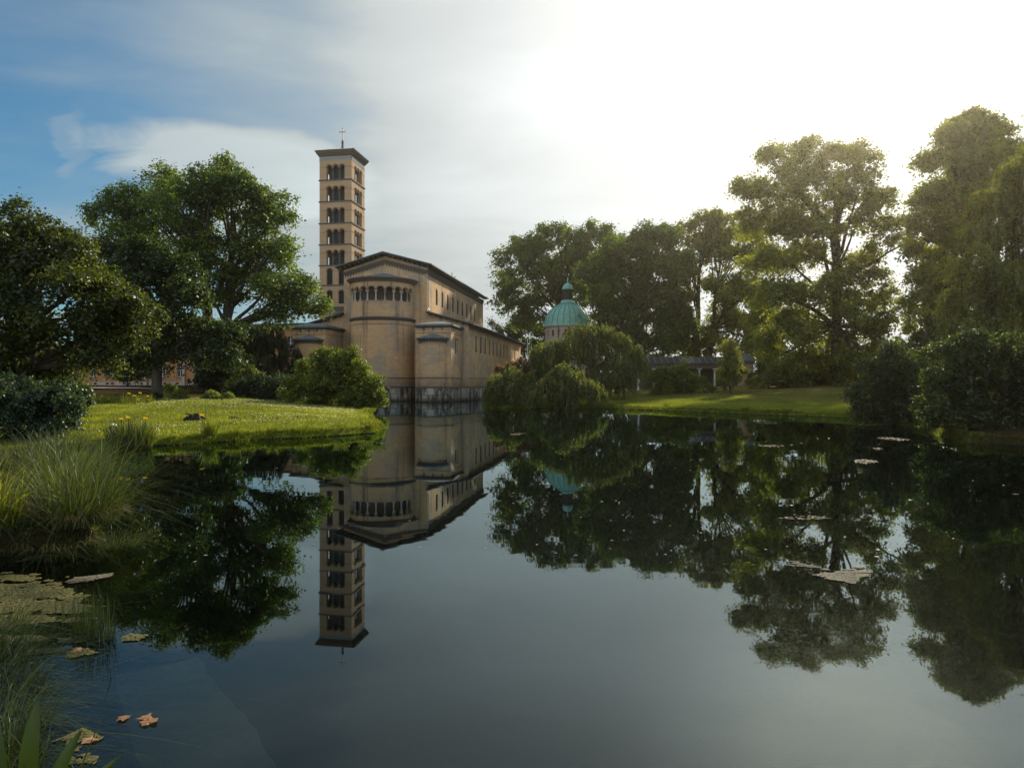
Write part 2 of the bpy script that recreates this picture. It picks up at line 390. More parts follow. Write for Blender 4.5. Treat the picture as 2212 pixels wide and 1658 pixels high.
def ground_mat():
    m, nt, b = principled('lawn_and_earth', (0.1, 0.12, 0.03), 1.0, 0, 0.0); L = nt.links.new
    g = nd(nt, 'ShaderNodeNewGeometry'); sep = nd(nt, 'ShaderNodeSeparateXYZ'); L(g.outputs['Position'], sep.inputs[0])
    n1 = nd(nt, 'ShaderNodeTexNoise', ins={'Scale': 0.35, 'Detail': 8.0, 'Roughness': 0.65}); L(g.outputs['Position'], n1.inputs['Vector'])
    n2 = nd(nt, 'ShaderNodeTexNoise', ins={'Scale': 3.0, 'Detail': 8.0, 'Roughness': 0.7}); L(g.outputs['Position'], n2.inputs['Vector'])
    gr = mixc(nt, ramp(nt, n1.outputs[0], [(0.35, 0.0), (0.68, 1.0)]), (0.085, 0.120, 0.012), (0.225, 0.225, 0.030))
    gr = mixc(nt, ramp(nt, n2.outputs[0], [(0.35, 0.55), (0.6, 0.0)]), gr, (0.05, 0.075, 0.012))
    # dry straw strip at the back of the lawns
    dry = mixc(nt, ramp(nt, n2.outputs[0], [(0.3, 0.0), (0.7, 1.0)]), (0.19, 0.145, 0.055), (0.13, 0.12, 0.038))
    at = nd(nt, 'ShaderNodeAttribute', attribute_name='dry'); at2 = nd(nt, 'ShaderNodeAttribute', attribute_name='earth')
    gr = mixc(nt, math_n(nt, 'MULTIPLY', at.outputs['Fac'], ramp(nt, n1.outputs[0], [(0.3, 0.5), (0.6, 1.0)])), gr, dry)
    ea = mixc(nt, ramp(nt, n2.outputs[0], [(0.3, 0.0), (0.7, 1.0)]), (0.030, 0.021, 0.011), (0.055, 0.038, 0.019))
    gr = mixc(nt, at2.outputs['Fac'], gr, ea)
    # mud below the water line
    mud = math_n(nt, 'LESS_THAN', sep.outputs[2], 0.05)
    gr = mixc(nt, mud, gr, (0.018, 0.020, 0.014))
    L(gr, b.inputs['Base Color'])
    bp = nd(nt, 'ShaderNodeBump', ins={'Strength': 0.7, 'Distance': 0.08}); L(n2.outputs[0], bp.inputs['Height']); L(bp.outputs[0], b.inputs['Normal'])
    return m


def water_mat():
    m = bpy.data.materials.new('pond_water'); m.use_nodes = True; nt = m.node_tree; nt.nodes.clear(); L = nt.links.new
    out = nd(nt, 'ShaderNodeOutputMaterial'); g = nd(nt, 'ShaderNodeNewGeometry')
    mp = nd(nt, 'ShaderNodeMapping'); mp.inputs['Scale'].default_value = (0.55, 1.0, 1); L(g.outputs['Position'], mp.inputs[0])
    n1 = nd(nt, 'ShaderNodeTexNoise', ins={'Scale': 1.1, 'Detail': 2.0, 'Roughness': 0.5}); L(mp.outputs[0], n1.inputs['Vector'])
    n2 = nd(nt, 'ShaderNodeTexNoise', ins={'Scale': 0.16, 'Detail': 2.0}); L(g.outputs['Position'], n2.inputs['Vector'])
    amp = ramp(nt, n2.outputs[0], [(0.42, 0.2), (0.62, 1.0), (0.75, 2.2)])
    h = math_n(nt, 'MULTIPLY', n1.outputs[0], amp)
    bp = nd(nt, 'ShaderNodeBump', ins={'Strength': 0.25, 'Distance': 0.011}); L(h, bp.inputs['Height'])
    gl = nd(nt, 'ShaderNodeBsdfGlossy', ins={'Roughness': 0.012}); gl.inputs[0].default_value = (0.78, 0.95, 1.0, 1); L(bp.outputs[0], gl.inputs['Normal'])
    tr = nd(nt, 'ShaderNodeBsdfTransparent'); tr.inputs[0].default_value = (0.36, 0.42, 0.37, 1)
    fr = nd(nt, 'ShaderNodeFresnel', ins={'IOR': 1.38}); L(bp.outputs[0], fr.inputs['Normal'])
    mx = nd(nt, 'ShaderNodeMixShader'); L(fr.outputs[0], mx.inputs[0]); L(tr.outputs[0], mx.inputs[1]); L(gl.outputs[0], mx.inputs[2])
    L(mx.outputs[0], out.inputs[0])
    return m


M['ground'] = ground_mat(); M['water'] = water_mat()
M['path'] = noise_mat('gravel_path', (0.24, 0.20, 0.16), (0.17, 0.14, 0.11), scale=4, bump=0.4, bscale=30)

# ------------------------------------------------------------------ terrain and water
POND = [(-2.6, 2.9), (0.5, 2.2), (6, 2.4), (12, 3.2), (20, 6), (27, 13), (25.5, 20), (21.5, 24.6), (18.4, 27.6), (19.4, 30), (20.5, 33), (22.5, 38.5), (25.5, 44.5),
        (23.2, 48.5), (20.7, 51.3), (15.5, 58), (12.0, 62.5), (8.8, 66.8), (6.2, 67.2), (2.5, 66.5), (-2.0, 67.5), (-3.2, 71), (-2.4, 82), (-1.0, 100), (-0.5, 108), (-6, 112), (-20, 108), (-24, 102),
        (-30.5, 99.0), (-29.8, 96.8), (-24.5, 94.6), (-20.5, 91), (-17.6, 86), (-15.8, 80), (-13.8, 69), (-11.4, 54.5), (-8.3, 42), (-6.75, 35.5), (-6.7, 33.2), (-7.6, 31.6), (-9.3, 30.3), (-11, 29.3), (-12.3, 27.7), (-13.7, 26.1),
        (-14.6, 24), (-13.0, 20), (-10.6, 16.5), (-8.3, 13), (-7.2, 11.2), (-6.3, 10.2), (-7.3, 9.2), (-8.2, 7.6), (-6.0, 6.2), (-4.4, 5.4), (-3.5, 4.6), (-3.0, 3.7)]
PV = np.array(POND)


def pond_sd(x, y):
    """signed distance to the shore: positive on land"""
    x = np.asarray(x, float); y = np.asarray(y, float)
    best = np.full(x.shape, 1e9); inside = np.zeros(x.shape, bool)
    n = len(PV)
    for i in range(n):
        x0, y0 = PV[i]; x1, y1 = PV[(i + 1) % n]
        dx, dy = x1 - x0, y1 - y0
        t = np.clip(((x - x0) * dx + (y - y0) * dy) / (dx * dx + dy * dy), 0, 1)
        best = np.minimum(best, np.hypot(x - x0 - t * dx, y - y0 - t * dy))
        cond = ((y0 > y) != (y1 > y))
        with np.errstate(divide='ignore', invalid='ignore'):
            xi = x0 + (y - y0) * dx / (dy if dy != 0 else 1e-9)
        inside ^= cond & (x < xi)
    return np.where(inside, -best, best)


def vnoise(x, y, s, seed=0):
    """cheap smooth value noise"""
    x = np.asarray(x) / s + seed * 17.3; y = np.asarray(y) / s - seed * 9.1
    xi = np.floor(x); yi = np.floor(y); fx = x - xi; fy = y - yi
    fx = fx * fx * (3 - 2 * fx); fy = fy * fy * (3 - 2 * fy)
    def h(a, b):
        v = np.sin(a * 127.1 + b * 311.7 + seed * 3.3) * 43758.5453
        return v - np.floor(v)
    return (h(xi, yi) * (1 - fx) + h(xi + 1, yi) * fx) * (1 - fy) + (h(xi, yi + 1) * (1 - fx) + h(xi + 1, yi + 1) * fx) * fy


def height(x, y):
    x = np.asarray(x, float); y = np.asarray(y, float)
    s = pond_sd(x, y) + (vnoise(x, y, 0.7, 1) - 0.5) * 0.22 + (vnoise(x, y, 2.6, 11) - 0.5) * 0.55
    zl = np.interp(y, [0, 20, 30, 35, 50, 75, 100, 130, 200], [0.7, 0.45, 0.45, 0.55, 1.0, 1.6, 2.0, 2.25, 2.4])
    zr = np.minimum(0.35 + 0.052 * np.maximum(s, 0), 2.3)
    left = np.clip((4 - x) / 8.0, 0, 1)
    land = zl * left + zr * (1 - left)
    land = np.minimum(land, 0.30 + 0.075 * np.maximum(s, 0)) 
    land += (vnoise(x, y, 5, 2) - 0.5) * 0.10 * np.clip(s, 0, 1) + (vnoise(x, y, 1.2, 3) - 0.5) * 0.05 * np.clip(s, 0, 1)
    k = np.clip(s / 0.35, 0, 1); k = k * k * (3 - 2 * k)
    under = -0.08 - np.clip(-s, 0, 3) * 0.45
    return np.where(s > 0, -0.08 + (land + 0.08) * k, under)


def gz(x, y):
    return float(height(np.array([x]), np.array([y]))[0])


def build_ground():
    ys = [-60, -30, -15, -8, -4, -2]
    y = -1.0
    while y < 170:
        ys.append(y); y += max(0.14, min(0.9, 0.012 * max(y, 0) + 0.08))
    ys += [180, 200, 240, 300, 450, 700, 1100, 1800, 3000]
    xs = []
    x = 0.0
    while x < 110:
        xs.append(x); x += max(0.2, min(1.6, 0.015 * x + 0.14))
    xs += [120, 140, 180, 260, 400, 700, 1200, 2000]
    xs = sorted(set([-a for a in xs] + xs)); xs = np.array(xs); ys = np.array(ys)
    X, Y = np.meshgrid(xs, ys)
    Z = height(X.ravel(), Y.ravel()).reshape(X.shape)
    Z = np.where(Y > 180, 2.2, Z)
    co = np.stack([X, Y, Z], -1).reshape(-1, 3)
    ny, nx = X.shape
    i = np.arange(nx - 1)[None, :] + np.arange(ny - 1)[:, None] * nx
    f = np.stack([i, i + 1, i + 1 + nx, i + nx], -1).reshape(-1, 4)
    me = mesh_np('ground', co, f)
    s = pond_sd(X.ravel(), Y.ravel())
    xf, yf = X.ravel(), Y.ravel()
    dry = np.clip((s - 6) / 8, 0, 1) * np.clip((xf - 6) / 6, 0, 1) * (yf > 55)
    dry = np.maximum(dry, np.clip((yf - 43) / 10, 0, 1) * (xf < -9) * np.clip((xf + 40) / 8, 0, 1) * np.clip((62 - yf) / 5, 0, 1) * 0.75)
    earth = np.clip((yf - 60) / 5, 0, 1) * (xf < -8)
    earth = np.maximum(earth, np.clip((xf - 24) / 4, 0, 1) * np.clip((44 - yf) / 6, 0, 1))
    earth = np.maximum(earth, (yf > 118) * 1.0)
    earth = np.maximum(earth, np.clip((-4 - xf) / 1, 0, 1) * np.clip((23 - yf) / 4, 0, 1) * (xf < 0))
    earth = np.maximum(earth, np.clip((xf - 14) / 2, 0, 1) * np.clip((44 - yf) / 4, 0, 1))
    for nme, arr in (('dry', dry), ('earth', earth)):
        a = me.attributes.new(nme, 'FLOAT', 'POINT'); a.data.foreach_set('value', arr.astype(np.float32))
    me.polygons.foreach_set('use_smooth', np.ones(len(me.polygons), bool))
    o = link('ground', me, M['ground']); tag(o, kind='structure')


def mesh_np(name, co, quads):
    me = bpy.data.meshes.new(name)
    nv, nf = len(co), len(quads); k = quads.shape[1]
    me.vertices.add(nv); me.vertices.foreach_set('co', np.ascontiguousarray(co, np.float32).ravel())
    me.loops.add(nf * k); me.loops.foreach_set('vertex_index', np.ascontiguousarray(quads, np.int32).ravel())
    me.polygons.add(nf); me.polygons.foreach_set('loop_start', np.arange(0, nf * k, k, dtype=np.int32))
    me.update(calc_edges=True)
    return me


build_ground()
wb = MB(); wb.quad((-75, -5, 0), (75, -5, 0), (75, 125, 0), (-75, 125, 0))
tag(wb.build('water', M['water']), kind='structure')

# gravel path under the trees on the left
pb = MB(); pts = []
for i in range(41):
    x = -75 + i * 1.5; y = 91.5 + 1.2 * math.sin(i * 0.25)
    pts.append((x, y))
for (x, y) in pts[:-1]:
    pass
vs, fs = [], []
for i, (x, y) in enumerate(pts):
    za = gz(x, y - 2.6); zb = gz(x, y + 2.6)
    vs += [(x, y - 2.6, za + 0.06), (x, y + 2.6, zb + 0.06)]
    if i: fs.append((2 * i - 2, 2 * i, 2 * i + 1, 2 * i - 1))
pb.add(vs, fs); tag(pb.build('path', M['path']), kind='structure')

# ------------------------------------------------------------------ arched walls
def arch_wall(mb, P, a0, a1, z0, z1, groups, t=0.5, inner=False, da=1e9, seg=8):
    """wall face from a0..a1, z0..z1 with arched openings; P(a, depth, z) -> point. Group = dict(c=[centres], r, zs, zp)"""
    def strip(xa, xb, za, zb, dep=0.0):
        n = max(1, int(math.ceil((xb - xa) / da)))
        for i in range(n):
            p, q = xa + (xb - xa) * i / n, xa + (xb - xa) * (i + 1) / n
            mb.quad(P(p, dep, za), P(q, dep, za), P(q, dep, zb), P(p, dep, zb))
    layers = [0.0, t] if inner else [0.0]
    cur = a0
    for g in sorted(groups, key=lambda g: g['c'][0]):
        r, zs, zp = g['r'], g['zs'], g['zp']; c = g['c']
        ga, gb = c[0] - r, c[-1] + r
        for dep in layers:
            strip(cur, ga, z0, z1, dep)
            if zs > z0: strip(ga, gb, z0, zs, dep)
            for k, cc in enumerate(c):
                for i in range(seg):
                    t0 = PI - PI * i / seg; t1 = PI - PI * (i + 1) / seg
                    xa, xb = cc + r * math.cos(t0), cc + r * math.cos(t1)
                    mb.quad(P(xa, dep, zp + r * math.sin(t0)), P(xb, dep, zp + r * math.sin(t1)), P(xb, dep, z1), P(xa, dep, z1))
                if k + 1 < len(c): strip(cc + r, c[k + 1] - r, zp, z1, dep)
        # reveals
        mb.quad(P(ga, 0, zs), P(gb, 0, zs), P(gb, t, zs), P(ga, t, zs))
        mb.quad(P(ga, 0, zs), P(ga, t, zs), P(ga, t, zp), P(ga, 0, zp))
        mb.quad(P(gb, t, zs), P(gb, 0, zs), P(gb, 0, zp), P(gb, t, zp))
        for k, cc in enumerate(c):
            for i in range(seg):
                t0 = PI - PI * i / seg; t1 = PI - PI * (i + 1) / seg
                A = (cc + r * math.cos(t0), zp + r * math.sin(t0)); B = (cc + r * math.cos(t1), zp + r * math.sin(t1))
                mb.quad(P(A[0], 0, A[1]), P(A[0], t, A[1]), P(B[0], t, B[1]), P(B[0], 0, B[1]))
            if k + 1 < len(c):
                mb.quad(P(cc + r, 0, zp), P(cc + r, t, zp), P(c[k + 1] - r, t, zp), P(c[k + 1] - r, 0, zp))
        cur = gb
    for dep in layers:
        strip(cur, a1, z0, z1, dep)


def arch_ring(r0, r1, dep, seg=10):
    """half ring standing on the x axis, in the xz plane, front at y=-dep"""
    mb = MB(); vs = []
    for i in range(seg + 1):
        a = PI * i / seg
        c, s = math.cos(a), math.sin(a)
        vs += [(r0 * c, 0.02, r0 * s), (r1 * c, 0.02, r1 * s), (r1 * c, -dep, r1 * s), (r0 * c, -dep, r0 * s)]
    fs = []
    for i in range(seg):
        b = 4 * i
        for k in range(4):
            fs.append((b + k, b + (k + 1) % 4, b + 4 + (k + 1) % 4, b + 4 + k))
    mb.add(vs, fs)
    return mb.mesh('arch_moulding')


def arch_pane(w, h, seg=8):
    """flat arched pane: total width w, springing height h, in xz plane"""
    r = w / 2
    pts = [(-r, 0, 0), (r, 0, 0)] + [(r * math.cos(PI * i / seg), 0, h + r * math.sin(PI * i / seg)) for i in range(seg + 1)]
    mb = MB(); mb.add(pts, [tuple(range(len(pts)))])
    return mb.mesh('pane')


def column_mesh(h, r=0.11, name='column'):
    mb = MB(); w = r * 1.75
    mb.box(-w, w, -w, w, 0, 0.10)
    mb.lathe([(r * 1.4, 0.10), (r * 1.45, 0.16), (r * 1.1, 0.20), (r, 0.24), (r * 0.88, h - 0.34)], 12)
    mb.lathe([(r * 0.88, h - 0.34), (r * 1.1, h - 0.32), (r * 1.0, h - 0.28), (r * 1.25, h - 0.20), (r * 1.7, h - 0.12)], 12)
    mb.box(-w * 1.15, w * 1.15, -w * 1.15, w * 1.15, h - 0.12, h)
    return mb.mesh(name)


# ------------------------------------------------------------------ church
ALPHA = R(9.7)
OX, OY = -18.5, 99.57
church = empty('church', (OX, OY, 0), -ALPHA)
tag(church, 'ochre Romanesque church with round gallery apse standing in the pond', 'church')


def part(mb, name, mat, parent=church, smooth=False, **kw):
    return mb.build(name, M[mat], parent, smooth, **kw)


NW, NL = 6.375, 38.2           # nave half width, length
AW, AL = 12.475, 47.5          # aisle outer half width, length
EAVE, RIDGE = 19.15, 21.15     # underside heights at the wall line / ridge
# --- nave walls
mb = MB()
gp = [(-NW, 0.0), (NW, 0.0), (NW, EAVE), (0, RIDGE - 0.05), (-NW, EAVE)]
mb.add([(a, 0.0, z) for a, z in gp], [(0, 1, 2, 3, 4)])
mb.add([(a, NL, z) for a, z in gp], [(4, 3, 2, 1, 0)])
wins = [dict(c=[4.9 + 3.25 * i], r=0.54, zs=14.3, zp=16.25) for i in range(9)]
arch_wall(mb, lambda a, d, z: (NW - d, a, z), 0, NL, 0, EAVE, wins, t=0.09)
arch_wall(mb, lambda a, d, z: (-NW + d, NL - a, z), 0, NL, 0, EAVE, [dict(c=[NL - 4.9 - 3.25 * i], r=0.48, zs=14.3, zp=16.25) for i in range(8, -1, -1)], t=0.45)
part(mb, 'nave_wall', 'wall')


def add_windows(xf, side, n, y0, step, zs, w, h, parent=church, x=None, matname='glass'):
    me = arch_pane(w, h); me.materials.append(M[matname])
    bar = MB(); bar.box(-0.025, 0.025, -0.03, 0.0, 0, h + w * 0.45)
    for k in range(1, 4): bar.box(-w / 2, w / 2, -0.03, 0.0, h * k / 3.4, h * k / 3.4 + 0.04)
    bme = bar.mesh('glazing_bar'); bme.materials.append(M['shutter'])
    for i in range(n):
        p = link('window', me, None, parent, loc=(xf, y0 + step * i, zs), rot=(0, 0, side * PI / 2))
        link('glazing_bar', bme, None, p, loc=(0, -0.005, 0))


add_windows(NW - 0.07, 1, 9, 4.9, 3.25, 14.3, 1.08, 1.95)
add_windows(-NW + 0.40, -1, 9, 4.9, 3.25, 14.3, 0.96, 1.95)

# --- nave roof
SL = 0.275
def nave_roof():
    ov, fo = 0.85, 1.05
    zt = lambda u: RIDGE + 0.33 - abs(u) * SL
    mb = MB(); e = NW + ov
    for s in (-1, 1):
        a = [(0, zt(0)), (s * e, zt(e)), (s * e, zt(e) - 0.16), (0, zt(0) - 0.26)]
        mb.prism(a, lambda p: (p[0], -fo, p[1]), lambda p: (p[0], NL + 0.7, p[1]))
    part(mb, 'roof', 'slate')
    g = MB()   # pale lead edge along the rake and eaves
    for s in (-1, 1):
        a = [(0, zt(0) + 0.07), (s * (e + 0.05), zt(e) + 0.05), (s * (e + 0.05), zt(e) - 0.05), (0, zt(0) - 0.03)]
        g.prism(a, lambda p: (p[0], -fo - 0.06, p[1]), lambda p: (p[0], -fo + 0.0, p[1]))
        g.box(min(s * (e + 0.003), s * (e + 0.14)), max(s * (e + 0.003), s * (e + 0.14)), -fo, NL + 0.7, zt(e) - 0.12, zt(e) + 0.03)
    part(g, 'roof_edge', 'lead')
    # rafter ends under rake and eaves
    rb = MB(); rb.box(-0.08, 0.08, -0.42, 0.42, -0.10, 0.10); rme = rb.mesh('rafter_end'); rme.materials.append(M['trim'])
    for s in (-1, 1):
        for k in range(9):
            u = s * (0.8 + k * 0.72)
            link('rafter_end', rme, None, church, loc=(u, -0.55, zt(u) - 0.40), rot=(0, s * math.atan(SL), 0))
        for k in range(34):
            link('rafter_end', rme, None, church, loc=(s * (NW + 0.42), 0.6 + k * 1.12, zt(NW + 0.42) - 0.34), rot=(s * 0.26, 0, PI / 2))
nave_roof()


# corbel table on the gable: small round arches following the rake
def corbel_table():
    mb = MB(); w = 0.42
    seg = 6; r = 0.14; pts = [(-w / 2, 0.30), (-w / 2, -0.12)]
    pts += [(-w / 2 + 0.07, -0.12)]
    pts += [(-r * math.cos(PI * i / seg), r * math.sin(PI * i / seg)) for i in range(seg + 1)]
    pts += [(w / 2 - 0.07, -0.12), (w / 2, -0.12), (w / 2, 0.30)]
    # front face as quads between arch and top
    front, back = -0.14, 0.0
    m = len(pts)
    mb.prism(pts[::-1], lambda p: (p[0], back, p[1]), lambda p: (p[0], front, p[1]))
    me = mb.mesh('corbel_arch'); me.materials.append(M['trim'])  # dark colour stands in for the shadow of the small arches
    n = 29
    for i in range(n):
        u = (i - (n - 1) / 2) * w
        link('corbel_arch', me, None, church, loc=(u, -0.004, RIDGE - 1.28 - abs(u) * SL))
    # band above the arches, in the same shadow-dark colour
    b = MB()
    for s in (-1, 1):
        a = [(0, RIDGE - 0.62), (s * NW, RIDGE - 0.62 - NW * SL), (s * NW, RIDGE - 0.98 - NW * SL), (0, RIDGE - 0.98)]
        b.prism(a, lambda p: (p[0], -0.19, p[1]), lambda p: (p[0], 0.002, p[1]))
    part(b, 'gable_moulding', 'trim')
    # side cornice with dentils, coloured dark to carry the eave shadow too
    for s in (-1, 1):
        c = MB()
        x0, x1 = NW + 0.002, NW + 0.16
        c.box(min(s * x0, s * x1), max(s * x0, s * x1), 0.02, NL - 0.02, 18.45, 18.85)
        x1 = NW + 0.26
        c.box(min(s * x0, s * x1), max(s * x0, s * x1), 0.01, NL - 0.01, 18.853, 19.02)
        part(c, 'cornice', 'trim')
    dm = MB(); dm.box(0, 0.11, -0.11, 0.11, 0, 0.30); dme = dm.mesh('corbel'); dme.materials.append(M['trim'])
    for k in range(85):
        link('corbel', dme, None, church, loc=(NW + 0.003, 0.35 + k * 0.445, 18.147))
corbel_table()

# --- aisles
AZ1, AZ0 = 12.55, 10.85        # underside of the lean-to at nave wall / outer wall
for s in (-1, 1):
    mb = MB()
    pf = [(NW + 0.0, 0), (AW, 0), (AW, AZ0), (NW, AZ1)]
    mb.add([(s * a, 0.003, z) for a, z in pf], [(0, 1, 2, 3) if s > 0 else (3, 2, 1, 0)])
    mb.add([(s * a, AL, z) for a, z in pf], [(3, 2, 1, 0) if s > 0 else (0, 1, 2, 3)])
    ws = [dict(c=[5.0 + 3.3 * i], r=0.54, zs=7.15, zp=9.2) for i in range(9)]
    if s > 0:
        arch_wall(mb, lambda a, d, z: (AW - d, a, z), 0, AL, 3.2, AZ0, ws, t=0.09)
        slots = [dict(c=[c], r=0.17, zs=1.98, zp=2.55) for c in (4.7, 6.1, 8.2, 12.0, 15.5)]
        arch_wall(mb, lambda a, d, z: (AW - d, a, z), 0, AL, 1.9, 3.2, slots, t=0.06)
        mb.quad((AW, 0, -0.5), (AW, AL, -0.5), (AW, AL, 1.9), (AW, 0, 1.9))
        add_windows(AW - 0.07, 1, 9, 5.0, 3.3, 7.15, 1.08, 2.05)
        fill = MB(); fill.quad((AW - 0.05, 2, 1.9), (AW - 0.05, 20, 1.9), (AW - 0.05, 20, 3.1), (AW - 0.05, 2, 3.1)); part(fill, 'cellar_shutter', 'shutter')
    else:
        arch_wall(mb, lambda a, d, z: (-AW + d, AL - a, z), 0, AL, -0.5, AZ0, [dict(c=[AL - 5.0 - 3.3 * i], r=0.46, zs=7.15, zp=9.2) for i in range(8, -1, -1)], t=0.4)
        add_windows(-AW + 0.36, -1, 9, 5.0, 3.3, 7.15, 0.92, 2.05)
    part(mb, 'aisle_wall', 'wall')
    # roof
    rb = MB(); sl = (AZ1 - AZ0) / (AW - NW); e = AW + 0.8
    top = lambda u: AZ1 + 0.30 - (u - NW) * sl
    a = [(NW + 0.003, top(NW)), (e, top(e)), (e, top(e) - 0.15), (NW + 0.003, top(NW) - 0.25)]
    rb.prism([(s * p, q) for p, q in a], lambda p: (p[0], -0.75, p[1]), lambda p: (p[0], AL + 0.6, p[1]))
    part(rb, 'aisle_roof', 'slate')
    g = MB()
    g.prism([(s * (NW + 0.01), top(NW) + 0.05), (s * (e + 0.03), top(e) + 0.05), (s * (e + 0.03), top(e) - 0.03), (s * (NW + 0.01), top(NW) - 0.03)], lambda p: (p[0], -0.81, p[1]), lambda p: (p[0], -0.753, p[1]))
    g.box(min(s * (e + 0.003), s * (e + 0.13)), max(s * (e + 0.003), s * (e + 0.13)), -0.75, AL + 0.6, top(e) - 0.10, top(e) + 0.04)
    part(g, 'gutter', 'lead')
    rr = MB(); rr.box(-0.07, 0.07, -0.32, 0.32, -0.09, 0.09); rme = rr.mesh('rafter_end'); rme.materials.append(M['trim'])
    for k in range(8):
        u = NW + 0.5 + k * 0.8
        link('rafter_end', rme, None, church, loc=(s * u, -0.38, top(u) - 0.36), rot=(0, s * math.atan(sl), 0))
    for k in range(30):
        link('rafter_end', rme, None, church, loc=(s * (AW + 0.36), 0.7 + k * 1.6, top(AW + 0.36) - 0.32), rot=(s * 0.25, 0, PI / 2))
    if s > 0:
        st = MB(); st.box(AW + 0.002, AW + 0.12, 0.0, AL, 10.42, 10.80); part(st, 'cornice', 'trim')  # dark band added to give the shade under the aisle eave
    # string course
    for (z, pr) in ((3.2, 0.05), (10.15, 0.025)):
        if s > 0:
            st = MB(); st.box(AW + 0.002, AW + pr, -pr, AL, z, z + 0.09); part(st, 'string_course', 'brick')

# --- great apse
AR, STILT = 4.45, 1.05
def apseP(R0, cx, cy, stilt):
    """a runs along the plan outline from left to right: straight, half circle, straight"""
    Ls = stilt; Lc = PI * R0
    def P(a, d, z):
        if a < Ls: return (cx - R0 + d, cy - a, z)
        if a > Ls + Lc: return (cx + R0 - d, cy - stilt + (a - Ls - Lc), z)
        th = PI + (a - Ls) / R0
        return (cx + (R0 - d) * math.cos(th), cy - stilt + (R0 - d) * math.sin(th), z)
    return P, 2 * Ls + Lc


P, LT = apseP(AR, 0, 0, STILT)
mb = MB()
arch_wall(mb, P, 0, LT, -0.5, 13.95, [], da=0.32)
pitch = PI * AR / 11
cs = [STILT + pitch * (i + 0.5) for i in range(11)]
arch_wall(mb, P, 0, LT, 13.95, 16.75, [dict(c=cs, r=pitch / 2 - 0.10, zs=13.953, zp=15.35)], t=0.35, da=0.32, seg=8)
part(mb, 'apse_wall', 'wall')
P2, _ = apseP(AR - 0.95, 0, 0, STILT)
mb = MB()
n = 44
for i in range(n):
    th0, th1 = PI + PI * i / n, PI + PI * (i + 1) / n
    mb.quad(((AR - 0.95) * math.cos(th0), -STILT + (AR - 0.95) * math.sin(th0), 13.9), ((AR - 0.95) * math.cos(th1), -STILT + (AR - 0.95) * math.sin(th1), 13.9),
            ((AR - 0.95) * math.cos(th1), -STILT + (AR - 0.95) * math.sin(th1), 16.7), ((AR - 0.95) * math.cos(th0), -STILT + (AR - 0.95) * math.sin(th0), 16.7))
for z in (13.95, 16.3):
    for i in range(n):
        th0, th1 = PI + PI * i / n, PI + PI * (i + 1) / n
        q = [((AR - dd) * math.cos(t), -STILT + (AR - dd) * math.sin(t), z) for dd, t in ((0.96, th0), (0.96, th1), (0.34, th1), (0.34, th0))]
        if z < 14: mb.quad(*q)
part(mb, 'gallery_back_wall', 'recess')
cme = column_mesh(1.40, 0.105); cme.materials.append(M['marble'])
cme2 = column_mesh(1.40, 0.105); cme2.materials.append(M['stone'])
ring_me = arch_ring(pitch / 2 - 0.095, pitch / 2 + 0.02, 0.05); ring_me.materials.append(M['wall'])
for i in range(12):
    th = PI + PI * i / 11
    if 0 < i < 11 or True:
        rr = AR - 0.17
        link('column', cme if i % 3 != 1 else cme2, None, church, loc=(rr * math.cos(th), -STILT + rr * math.sin(th), 13.953), rot=(0, 0, th - PI / 2))
for i in range(11):
    th = PI + PI * (i + 0.5) / 11
    rr = AR - 0.02
    link('arch_moulding', ring_me, None, church, loc=(rr * math.cos(th), -STILT + rr * math.sin(th), 15.35), rot=(0, 0, th + PI / 2))


def half_ring(name, mat, prof, R0=AR, cx=0, cy=0, stilt=STILT, nseg=48, cap=None, parent=church, smooth=False):
    """sweep a profile of (proud, z) round an apse"""
    P, LT = apseP(R0, cx, cy, stilt); mb = MB()
    aa = [0.0] + ([stilt] if stilt else []) + [stilt + PI * R0 * i / nseg for i in range(1, nseg + 1)] + ([LT] if stilt else [])
    vs = [P(a, -p, z) for a in aa for (p, z) in prof]; k = len(prof)
    fs = [(i * k + j, i * k + j + 1, (i + 1) * k + j + 1, (i + 1) * k + j) for i in range(len(aa) - 1) for j in range(k - 1)]
    mb.add(vs, fs)
    return part(mb, name, mat, parent, smooth)


def half_cone(name, R0, cx, cy, stilt, z0, z1, mat='lead', nseg=32, parent=church):
    P, LT = apseP(R0, cx, cy, stilt); mb = MB()
    aa = [0.0] + ([stilt] if stilt else []) + [stilt + PI * R0 * i / nseg for i in range(1, nseg + 1)] + ([LT] if stilt else [])
    ap = (cx, cy - 0.003, z1)
    for i in range(len(aa) - 1):
        mb.add([P(aa[i], 0, z0), P(aa[i + 1], 0, z0), ap], [(0, 1, 2)])
        mb.add([P(aa[i], 0, z0 - 0.14), P(aa[i + 1], 0, z0 - 0.14), P(aa[i + 1], 0, z0), P(aa[i], 0, z0)], [(0, 1, 2, 3)])
        mb.add([P(aa[i], 0, z0 - 0.14), P(aa[i + 1], 0, z0 - 0.14), (cx, cy - 0.003, z0 - 0.14)], [(2, 1, 0)])
    return part(mb, name, mat, parent)


half_ring('cornice', 'brick', [(0.0, 16.55), (0.06, 16.56), (0.06, 16.68), (0.20, 16.72), (0.22, 16.85), (0.40, 16.90), (0.42, 17.02), (0.0, 17.03)])
half_cone('apse_roof', AR + 0.52, 0, 0, STILT, 17.18, 18.55)
half_ring('roof_edge', 'lead', [(0.40, 17.035), (0.60, 17.04), (0.62, 17.20), (0.40, 17.25)])
